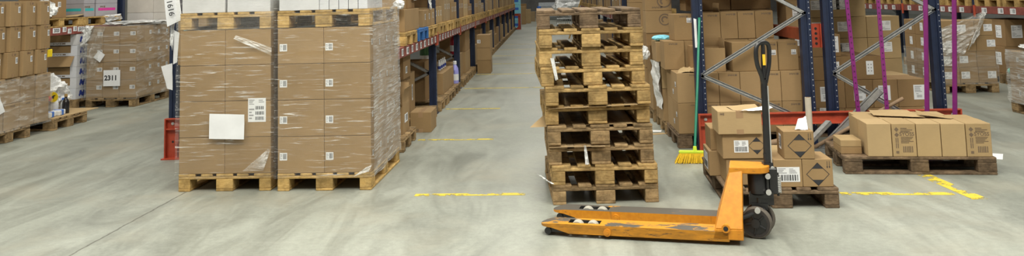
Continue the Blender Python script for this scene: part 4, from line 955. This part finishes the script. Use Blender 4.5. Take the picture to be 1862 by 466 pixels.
# cream cartons behind 2311
G='cream cartons rising behind the load numbered 2311'
pallet((-7.5,14.62,0),0,'wood_worn','worn pallet under the cream cartons behind load numbered 2311','pallets of the left row',False)
for k in range(5):
    zz=.1455+k*.33
    for i in range(2):
        a=-7.51+(.0 if i==0 else .475); bw=.472 if i==0 else .375
        bx(a,a+bw,14.64,15.2,zz,zz+.327,f'cream carton, {("bottom","second","third","fourth","top")[k]} tier, {("wide","narrow")[i]} column behind load numbered 2311',G,[],'cream_card')
# racking on the left with red beam
rl=thing('pallet_rack','racking with red beam bearing number tags behind the brown cartons','rack',(-7.5,13.2,0))
for y in (9.40,14.52): upright(-.06,y-13.2,3,rl,None); upright(-1.1,y-13.2,3,rl,None)
beam(-.03,.02,9.46-13.2,14.38-13.2,1.17,1.285,rl); beam(-1.12,-1.07,9.46-13.2,14.38-13.2,1.17,1.285,rl)
for y,s in ((12.45,'2020'),(13.12,'2019')):
    k=link('location_tag',decal_mesh('sheet',.19,.075),rl,(.0215,y-13.2,1.245),(0,0,PI/2)); link('lettering',text_mesh(s,.07,'ink',.002),k,(0,-.0015,0))
for y in (12.66,12.80,12.95,13.30): link('location_tag',decal_mesh('tag',.10,.075),rl,(.0215,y-13.2,1.225+.03*(int(y*50)%2)),(0,0,PI/2))
for i,(y,l) in enumerate(((12.0,'yellowish pallet on the red numbered beam, nearer one'),(13.205,'yellowish pallet on the red numbered beam, farther one'))):
    z=1.2865
    q=pallet((-8.66,y,z),0,'wood_fresh',l,'pallets on the red numbered beam',True,95+i)
    q.location=(-7.50,y,z); q.rotation_euler=(0,0,0); q.location.x=-8.29
zt=1.2865+.1455
bundle((-7.62,12.3,zt),(.16,.18,.12),'film_bundle','crumpled clear film lump on the shelf pallet above brown cartons',71,rough=.5)
bx(-8.2,-7.66,12.62,13.0,zt,zt+.30,'tall brown carton on the shelf above the white boxes','shelf cartons over the numbered beam',[('tag','r',.5,.7,.08,.08)],'cardboard_red')
def shelfbox(x0,x1,y0,y1,z0,z1,l,band):
    o=bx(x0,x1,y0,y1,z0,z1,l,'shelf cartons over the numbered beam',[],'grey_card')
    w_,d_,h_=x1-x0,y1-y0,z1-z0
    decal(o,(w_,d_,h_),'band_'+band,'f',.72,.55,.30,.045); decal(o,(w_,d_,h_),'band_'+band,'r',.5,.55,d_*.8,.045)
    for f in 'fr': decal(o,(w_,d_,h_),'print',f,.3,.75,.16,.03)
    b=MB(); b.add([(-.03,0,0),(0,0,-.035),(.03,0,0),(0,0,.035)],[(0,1,2,3)]); b.obj('hazard_mark','ink',o).location=(-w_*.2,-d_/2-.001,h_*.55)
for k in range(2):
    shelfbox(-8.25,-7.54,13.30,13.62,zt+k*.215,zt+k*.215+.213,f'grey carton with turquoise band on the shelf, {("lower","upper")[k]} one','cyan_print')
    shelfbox(-8.25,-7.54,13.66,14.35,zt+k*.215,zt+k*.215+.213,f'white carton with magenta band on the shelf, {("lower","upper")[k]} one','magenta_print')
drape([(-7.9,13.1,zt+.004),(-7.5,13.05,zt+.012),(-7.5,13.28,zt+.05),(-7.9,13.28,zt+.03)],'cardboard_pale','loose brown sheet on the shelf before the grey carton','cardboard_flap','cardboard',8,.01,2,2)
drape([(-7.47,13.9,zt-.10),(-7.47,14.4,zt-.06),(-7.5,14.4,zt+.03),(-7.5,13.8,zt+.01)],'film_bundle','film edge hanging from the shelf under the magenta carton',amp=.03,n=14,seed=3)

# ================================================================== racking beside the centre aisle
NB_=11; Y0=8.55; PT=3.07; XA=-1.62
ra=thing('pallet_rack','long navy racking with dull red beams along the centre aisle','rack',(XA,Y0,0))
upright(-3.985-XA,.27,3.2,ra,'f')
for i in range(NB_):
    y=i*PT
    if i==0: continue
    upright(0,y,3.2,ra,'r' if i<3 else None); 
    upright(-1.05,y,3.2,ra,None)
    b=MB(); b.box(.045,.075,y-.08,y+.08,.93,1.11); b.obj('beam_connector','red_steel',ra)
    if i<4: brace((-.05,y+.02,.55),(-1.0,y+.02,.12),ra); brace((-.05,y+.02,.55),(-1.0,y+.02,1.05),ra)
upright(-1.05,0,3.2,ra,None)
for i in range(NB_-1):
    y=i*PT; beam(.03,.075,y+.06 if i else -.2,y+PT-.06,.965,1.075,ra); beam(-1.1,-1.05,y+.06,y+PT-.06,.965,1.075,ra)
    n=9 if i<4 else 4
    for k in range(n):
        if i<3 or k<3: link('location_tag',decal_mesh('tag',.15 if k%2 else .11,.075),ra,(.0765,y+.25+k*(PT-.5)/(n-1),1.02),(0,0,PI/2))
XF=-1.53
b=MB(); b.box(-2.3,.05,.12,(NB_-1)*PT,2.1,2.14); b.obj('shade_deck','wood_worn',ra)  # unseen deck over the aisle bays, added for the shade it casts
r=random.Random(21)
cnt=0
mats=['cardboard','cardboard','cardboard_pale','cardboard_red','cardboard_grey']
def aisle_pallet(y,z,i,lv,detail=False,mat=None):
    global cnt
    cnt+=1
    lab=f'{"blue painted" if mat=="blue_wood" else "yellowish"} pallet on the {lv} of aisle rack bay, {ORD[i]} bay, {ORD[aisle_pallet.n%9]} pallet'
    aisle_pallet.n+=1
    return pallet((XF,y,z),LW,mat or ('wood_fresh' if z>.5 else 'wood_worn'),lab,'pallets in the aisle racking',detail,cnt)
ZB=1.0765; ZU=ZB+.1455
GU='cartons on the upper shelf of the aisle racking'; GF='cartons at floor level of the aisle racking'
# bay one, upper shelf: as seen
aisle_pallet.n=0
aisle_pallet(8.93,ZB,0,'shelf',True); aisle_pallet(9.85,ZB,0,'shelf',True,'blue_wood'); aisle_pallet(10.72,ZB,0,'shelf',True)
bx(-2.0,-1.56,9.05,10.05,ZU,ZU+.245,'long brown carton on the shelf just beyond the load with tags',GU,[],'cardboard')
bx(-2.0,-1.62,8.95,9.48,ZU+.248,ZU+.60,'brown carton stacked above the long shelf carton, nearer',GU,[('tag','r',.7,.7,.07,.06)],'cardboard')
bx(-2.0,-1.60,9.52,9.98,ZU+.248,ZU+.60,'brown carton stacked above the long shelf carton, farther',GU,[('tag','r',.5,.7,.08,.07)],'cardboard_red')
for k in range(3): bx(-1.98,-1.56,10.40+k*.36,10.74+k*.36,ZU,ZU+.21+.01*(k==2),f'brown carton with slim tag on the shelf, {ORD[k]} of the trio beyond the blue pallet',GU,[('tag','r',.5,.6,.06,.075)],'cardboard')
drape([(-1.57,9.75,ZU+.34),(-1.55,10.35,ZU+.36),(-1.55,10.32,ZU+.60),(-1.57,9.65,ZU+.60)],'paper','tilted white sheet hanging over the shelf cartons near the aisle start','paper_sheet','paper',10,.02,2,3)
drape([(-1.55,10.95,ZU+.23),(-1.55,11.05,ZU+.21),(-1.55,11.02,ZU+.55),(-1.55,10.85,ZU+.55)],'film_bundle','crumpled film strip hanging beside the shelf trio of cartons',amp=.03,n=14,seed=9)
bundle((-1.60,8.92,ZU+.25),(.06,.07,.05),'white_plastic','small white bag tucked over the long shelf carton',81,'bag','bag',rough=.3,sub=3)
# bay one, floor
aisle_pallet(8.72,0,0,'floor',True); aisle_pallet(9.62,0,0,'floor',True).location.x=-1.70; aisle_pallet(10.52,0,0,'floor',True)
zt=.1455
open_carton(-1.95,-1.58,8.95,9.38,zt,zt+.30,'open tan carton with a raised flap on the first floor pallet of aisle racking',GF,((1,1.45),(2,1.5),(0,2.6)),[('tag','r',.5,.5,.2,.09)])
bx(-2.12,-1.71,9.63,9.95,zt,zt+.52,'tall brown carton behind the open tan carton',GF,[('tag','r',.8,.35,.07,.09)],'cardboard_red')
bx(-2.12,-1.715,9.98,10.30,zt,zt+.46,'tall brown carton between open carton and navy post',GF,[('tag','r',.4,.35,.07,.09)],'cardboard')
bx(-2.12,-1.66,9.50,9.98,zt+.523,zt+.80,'large brown carton under the beam with a white side label',GF,[('tag','f',.5,.3,.2,.09),('tag','r',.4,.35,.12,.08)],'cardboard_red')
bx(-2.12,-1.76,10.56,10.9,zt,zt+.50,'brown carton with bluish label just before the navy post',GF,[('tag','r',.4,.5,.08,.2)],'cardboard')
bx(-1.675,-1.425,9.99,10.45,0,.235,'single brown carton standing on the aisle floor beside the racking',GF,[('print','f',.3,.12,.05,.03)],'cardboard',tape='y')
aisle_pallet.n=0
# bay two floor
aisle_pallet(11.75,0,1,'floor',True); aisle_pallet(12.65,0,1,'floor',True); aisle_pallet(13.55,0,1,'floor',True)
bx(-2.1,-1.60,12.55,13.95,zt,zt+.31,'big plain brown carton on the floor pallets of second bay',GF,[],'cardboard')
def jug(x,y,z,h,mat,cap,label,group='detergent bottles in the aisle racking'):
    t=thing('detergent_bottle',label,'bottle',(x,y,z),0,group)
    b=MB(); w_=h*.17
    for a,c,z0,z1 in ((1,1,0,.55),):
        b.lathe([(w_*.95,0),(w_,h*.05),(w_,h*.5),(w_*.9,h*.68),(w_*.45,h*.82),(w_*.4,h*.86)],16)
    b.obj('bottle_body',mat,t,smooth=True); b=MB(); b.lathe([(w_*.5,h*.85),(w_*.5,h*.98),(w_*.35,h)],14); b.obj('cap',cap,t,smooth=True)
    b=MB(); b.tube([(0,-w_*.9,h*.45),(0,-w_*1.25,h*.6),(0,-w_*.7,h*.74)],h*.03,8); b.obj('handle',mat,t,smooth=True)
    b=MB(); b.lathe([(w_*1.012,h*.14),(w_*1.012,h*.42)],16); b.obj('label_band','white_plastic' if mat!='white_plastic' else 'blue_print',t,smooth=True)
jug(-1.60,14.15,zt,.37,'lilac','white_plastic','lilac detergent bottle with pale cap standing at the pallet edge')
bx(-2.1,-1.64,14.26,14.62,zt,zt+.33,'brown carton with label just past the lilac bottle',GF,[('tag','r',.5,.5,.06,.1)],'cardboard')
for k in range(4): jug(-1.72,13.05+.22*k,zt+.313,.16,'white_plastic','white_plastic',f'small white bottle on the big plain carton, {ORD[k]} along the aisle')
bx(-2.3,-1.75,11.72,12.3,zt,zt+.55,'brown carton in shade right behind the first navy aisle post',GF,[],'cardboard_red')
jug(-1.95,13.2,zt+.313,.55,'green_pack','white_plastic','tall dark green bottle in shade under the aisle beam')
aisle_pallet(14.9,0,2,'floor'); aisle_pallet(15.8,0,2,'floor'); aisle_pallet(16.7,0,2,'floor')
bx(-2.1,-1.62,15.0,15.6,zt,zt+.42,'brown carton with red bottles on top in third bay',GF,[],'cardboard')
for k in range(1): jug(-1.72,15.08+.2*k,zt+.423,.38,'red_pack','red_pack',f'red detergent bottle on a brown carton, {ORD[k]} along the aisle')
bx(-2.1,-1.6,16.0,16.9,zt,zt+.40,'brown carton, lower of two at the end of third bay',GF,[],'cardboard')
bx(-2.1,-1.6,16.0,16.9,zt+.403,zt+.80,'brown carton, upper of two at the end of third bay',GF,[],'cardboard_red')
G3='three cartons stacked on the aisle floor'
for k,(h,l) in enumerate(((.27,'lowest of three brown cartons stacked on the aisle floor'),(.25,'middle of three brown cartons stacked on the aisle floor'),(.27,'top one of three brown cartons stacked on the aisle floor'))):
    bx(-1.50,-1.22,17.4,17.9,sum((.272,.252,.27)[:k]),sum((.272,.252,.27)[:k])+h-.001,l,G3,[('tag','f',.15,.5,.07,.07)] if k==2 else [],'cardboard',tape='x')
# remaining bays
FAR=MB()
def far(x0,x1,y0,y1,z0,z1,m): FAR.box(x0,x1,y0,y1,z0,z1,m)
for i in range(NB_-1):
    yb=Y0+i*PT
    aisle_pallet.n=0
    for j in range(3):
        y=yb+.12+j*.98
        if i>0: aisle_pallet(y,ZB,i,'shelf')
        if i>5:
            hh=r.uniform(.2,.42)
            for k in range(2): far(-2.15,XF-.03,y+.01+k*.39,y+.39+k*.39,ZU,ZU+hh,k+j)
            continue
        if i>0:
            nb=3 if i<5 else 2
            hh=r.uniform(.2,.42); dx=r.uniform(0,.05); m=r.choice(mats)
            for k in range(nb):
                wd=.78/nb
                bx(-2.15,XF-.03-dx,y+.01+k*wd,y+.01+k*wd+wd-.006,ZU,ZU+hh,f'brown carton on the shelf, {ORD[i]} bay along the aisle, {ORD[j*nb+k]} in its bay',GU,[('tag','r',.5,.6,.06,.08)] if i<4 else [],m)
            if r.random()<.75:
                h2=r.uniform(.2,.35)
                bx(-2.12,XF-.05-dx,y+.03,y+.6,ZU+hh+.002,ZU+hh+h2,f'brown carton piled second on the shelf, {ORD[i]} bay along the aisle, {ORD[j]} pallet',GU,[('tag','r',.5,.6,.07,.08)] if i<4 else [],r.choice(mats))
    if i>5:
        for j in range(3):
            y=yb+.12+j*.98; aisle_pallet(y,0,i,'floor'); hh=r.uniform(.3,.55)
            far(-2.1,-1.62,y+.04,y+.76,zt,zt+hh,j); far(-2.1,-1.66,y+.06,y+.7,zt+hh+.003,zt+hh+.28,j+1)
    elif i>2:
        for j in range(3):
            y=yb+.12+j*.98
            aisle_pallet(y,0,i,'floor')
            if j==0 and i in (3,4,5):
                mt=('teal_pack','lilac','teal_pack')[i-3]
                bx(-2.1,-1.6,y+.05,y+.75,zt,zt+.40,f'brown carton with bottles on top, {ORD[i]} bay at floor level',GF,[],'cardboard')
                for k in range(1): jug(-1.66,y+.15+.2*k,zt+.403,.34,mt,'white_plastic',f'{"turquoise" if mt=="teal_pack" else "violet"} bottle on a carton, {ORD[i]} bay along the aisle, {ORD[k]} one')
            else:
                hh=r.uniform(.3,.55); m=r.choice(mats)
                bx(-2.1,-1.58-r.uniform(0,.08),y+.04,y+.76,zt,zt+hh,f'brown carton at floor level, {ORD[i]} bay along the aisle, {ORD[j]} pallet',GF,[],m)
                if r.random()<.6: bx(-2.1,-1.62-r.uniform(0,.08),y+.06,y+.7,zt+hh+.003,zt+hh+r.uniform(.2,.32),f'brown carton second from floor, {ORD[i]} bay along the aisle, {ORD[j]} pallet',GF,[],r.choice(mats))
# end of the row
guard(-1.78,-1.30,Y0+(NB_-1)*PT+.4,.75,'red guard at the far end of the aisle racking')
ye=Y0+(NB_-1)*PT+.9
for k in range(4):
    bx(-1.9,-1.32,ye,ye+.6,.02+k*.38,.02+k*.38+.375,f'blue-printed pale carton, {rows[k]} of the pile past the far red guard','pale blue cartons past the far guard',[('band_blue_pack','f',.5,.5,.4,.12),('band_sky_pack','r',.5,.5,.4,.2)],'sky_pack')
for k,(x,y,h) in enumerate(((-1.45,44,1.2),(-1.25,46.5,1.0),(-1.0,48,.8),(-1.3,50.3,1.1),(-.8,51.2,.6))):
    bx(x-.5,x,y,y+.6,0,h,f'tall brown carton standing on the floor past far end of racking, {ORD[k]}','cartons at the far aisle end',[],mats[k%5])

# ================================================================== right of the aisle: shelf seen over the pallet stack
XR=1.55
rb=thing('pallet_rack','long racking with dull red beam across the aisle, seen over the stacked pallets','rack',(XR,11.6,0))
for i in range(10):
    y=i*PT
    upright(.06,y,3.2,rb,None)
    if i<9: beam(-.02,.03,y+.06,y+PT-.06,.965,1.075,rb)
    if 0<i<7:
        for k in range(5): link('location_tag',decal_mesh('tag',.14,.085),rb,(-.0225,y+.35+k*.55,1.02),(0,0,-PI/2))
b=MB(); b.box(-.1,1.2,0,9*PT,2.1,2.14); b.obj('shade_deck','wood_worn',rb)  # added deck above the view, shading this shelf run
GR='cartons on the shelf across the aisle'; GQ='cartons at floor level across the aisle'
for i in range(1,9):
    for j in range(3):
        y=11.6+i*PT+.95+j*.98
        if i>1: pallet((XR-.03,y,ZB),-LW,'wood_fresh',f'yellowish shelf pallet across the aisle, {ORD[i]} bay, {ORD[j]} along','pallets across the aisle',False)
        hh=r.uniform(.25,.5)
        if 1<i<5: bx(XR+.02,XR+.7,y-.77,y-.03,ZU,ZU+hh,f'brown carton on the shelf across the aisle, {ORD[i]} bay, {ORD[j]} pallet',GR,[('tag','l',.5,.6,.15,.15)] if r.random()<.4 else [],r.choice(mats))
        elif i>=5: far(XR+.02,XR+.7,y-.77,y-.03,ZU,ZU+hh,j)
        if i in (3,4,5):
            pallet((XR-.10,y,0),-LW,'wood_worn',f'worn floor pallet across the aisle, {ORD[i]} bay, {ORD[j]} along','pallets across the aisle',False)
            hh=r.uniform(.3,.7)
            if i<5: bx(XR-.05-r.uniform(0,.1),XR+.7,y-.77,y-.03,zt,zt+hh,f'brown carton at floor level across the aisle, {ORD[i]} bay, {ORD[j]} pallet',GQ,[],r.choice(mats))
            else: far(XR-.05,XR+.7,y-.77,y-.03,zt,zt+hh,j)
o=FAR.obj('distant_cartons',mats,None); o['kind']='stuff'; tag(o,'brown cartons far down both sides of the aisle, too small to tell apart','cartons')

# ================================================================== far end of the aisle
def machine(x,y,label):
    t=thing('machine',label,'machine',(x,y,0),0,'grey machines at the far end')
    MB().box(-.75,.75,-.4,.4,.12,.85).obj('cabinet','grey_machine',t,bevel=.04); b=MB(); b.prism([(-.4,.85),(.4,.85),(.4,1.05),(-.1,1.12)],'x',-.75,.75); b.obj('hood','grey_machine',t,bevel=.02)
    for sx in(-.6,.6): MB().cyl((sx,-.42,.13),(sx,.42,.13),.13,n=18).obj('wheel','rubber',t,smooth=True)
    MB().box(-.5,.3,-.41,-.40,.45,.7).obj('panel','black_steel',t)
machine(.15,54,'grey machine on wheels at the far end of the aisle'); machine(3.6,55,'grey machine on wheels beyond the film heap, far end')
bundle((1.45,51,.0),(1.0,.9,.78),'film_bundle','big heap of crumpled white film at the far aisle end',91,rough=.4)
bundle((3.6,50,.0),(.55,.6,.55),'film_bundle','smaller heap of crumpled white film at the far aisle end',95,rough=.4)
t=thing('trolley','grey wire trolley standing before the film heap','trolley',(.9,40,0))
b=MB()
for x in [i*.1-.5 for i in range(11)]: b.cyl((x,-.3,.2),(x,-.3,.75),.008,n=6); b.cyl((x,.3,.2),(x,.3,.75),.008,n=6)
for z in (.2,.45,.75):
    for y in(-.3,.3): b.cyl((-.5,y,z),(.5,y,z),.014,n=6)
b.box(-.5,.5,-.3,.3,.17,.2); b.obj('basket','galvanized',t)
for x in(-.45,.45):
    for y in(-.27,.27): MB().cyl((x,y-.02,.07),(x,y+.02,.07),.07,n=12).obj('wheel','rubber',t)
b=MB(); b.tube([(.5,-.28,.7),(.62,-.28,1.0),(.62,.28,1.0),(.5,.28,.7)],.015,6); b.obj('handle','chrome',t)
bar((.72,30,.02),(1.27,30.3,1.55),.06,.03,'wood_fresh','wooden_batten','pale wooden batten leaning up at the far right of aisle','stick')
for k,(x,y,zz) in enumerate(((-.55,52,.9),)): bottle(x,y,0,zz,.18,'yellow_tag' if k==0 else 'blue_pack','blue_pack',f'{"yellow" if k==0 else "blue"} drum-shaped container at the far end by the cartons','containers at the far end',.6,'container')

# ================================================================== papers on the end post of the aisle racking
t=thing('number_sheet','white hanging sheet with number 1616 in vertical digits on the navy post','sign',(-3.852,8.36,1.60),0)
b=MB(); n=8
V=[];Fc=[]
for j in range(n+1):
    for i in range(5):
        u=i/4-.5; v=j/n; V.append((u*.165+.075*(1-v)*1.0-.01,-.01*math.sin(u*3)-.012*math.cos(v*4),-.20+v*.42+u*.07*(1-v)))
for j in range(n):
    for i in range(4): a=j*5+i; Fc.append((a,a+1,a+6,a+5))
b.add(V,Fc); b.obj('sheet','paper',t,smooth=True)
link('lettering',text_mesh('1616',.082,'ink',.001),t,(.026,-.032,-.045),(0,math.radians(78),0))
drape([(-3.842,8.44,.98),(-3.80,8.44,1.0),(-3.775,8.43,1.30),(-3.84,8.44,1.33)],'paper','narrow white note stuck on the navy post under the number sheet','paper_sheet','paper',6,.006,2,2,'papers on the rack posts')
drape([(-3.985,8.62,.72),(-3.93,8.63,.70),(-3.93,8.62,.98),(-4.04,8.60,.95)],'paper','white paper sticking out behind the navy post','paper_sheet','paper',6,.01,2,6,'papers on the rack posts')
drape([(-3.87,8.42,1.20),(-3.84,8.42,1.12),(-3.82,8.42,1.42),(-3.86,8.42,1.42)],'film_bundle','film wisp hanging on the navy post beside the number sheet',amp=.02,n=10,seed=4)
bundle((-3.90,9.0,1.46),(.11,.14,.20),'pink_foil','dull red wrapped bundle on the racking behind the blank-sheet load',77,'wrapped_bundle','bundle',rough=.15)
bx(-3.92,-3.30,8.72,9.2,.95,1.455,'brown carton behind the blank-sheet load next to navy post','cartons behind the blank-sheet load',[('band_sky_pack','f',.15,.75,.06,.05)],'cardboard')
bx(-3.80,-3.30,8.76,9.2,.02,.947,'brown carton lower behind the blank-sheet load by the post','cartons behind the blank-sheet load',[],'cardboard')
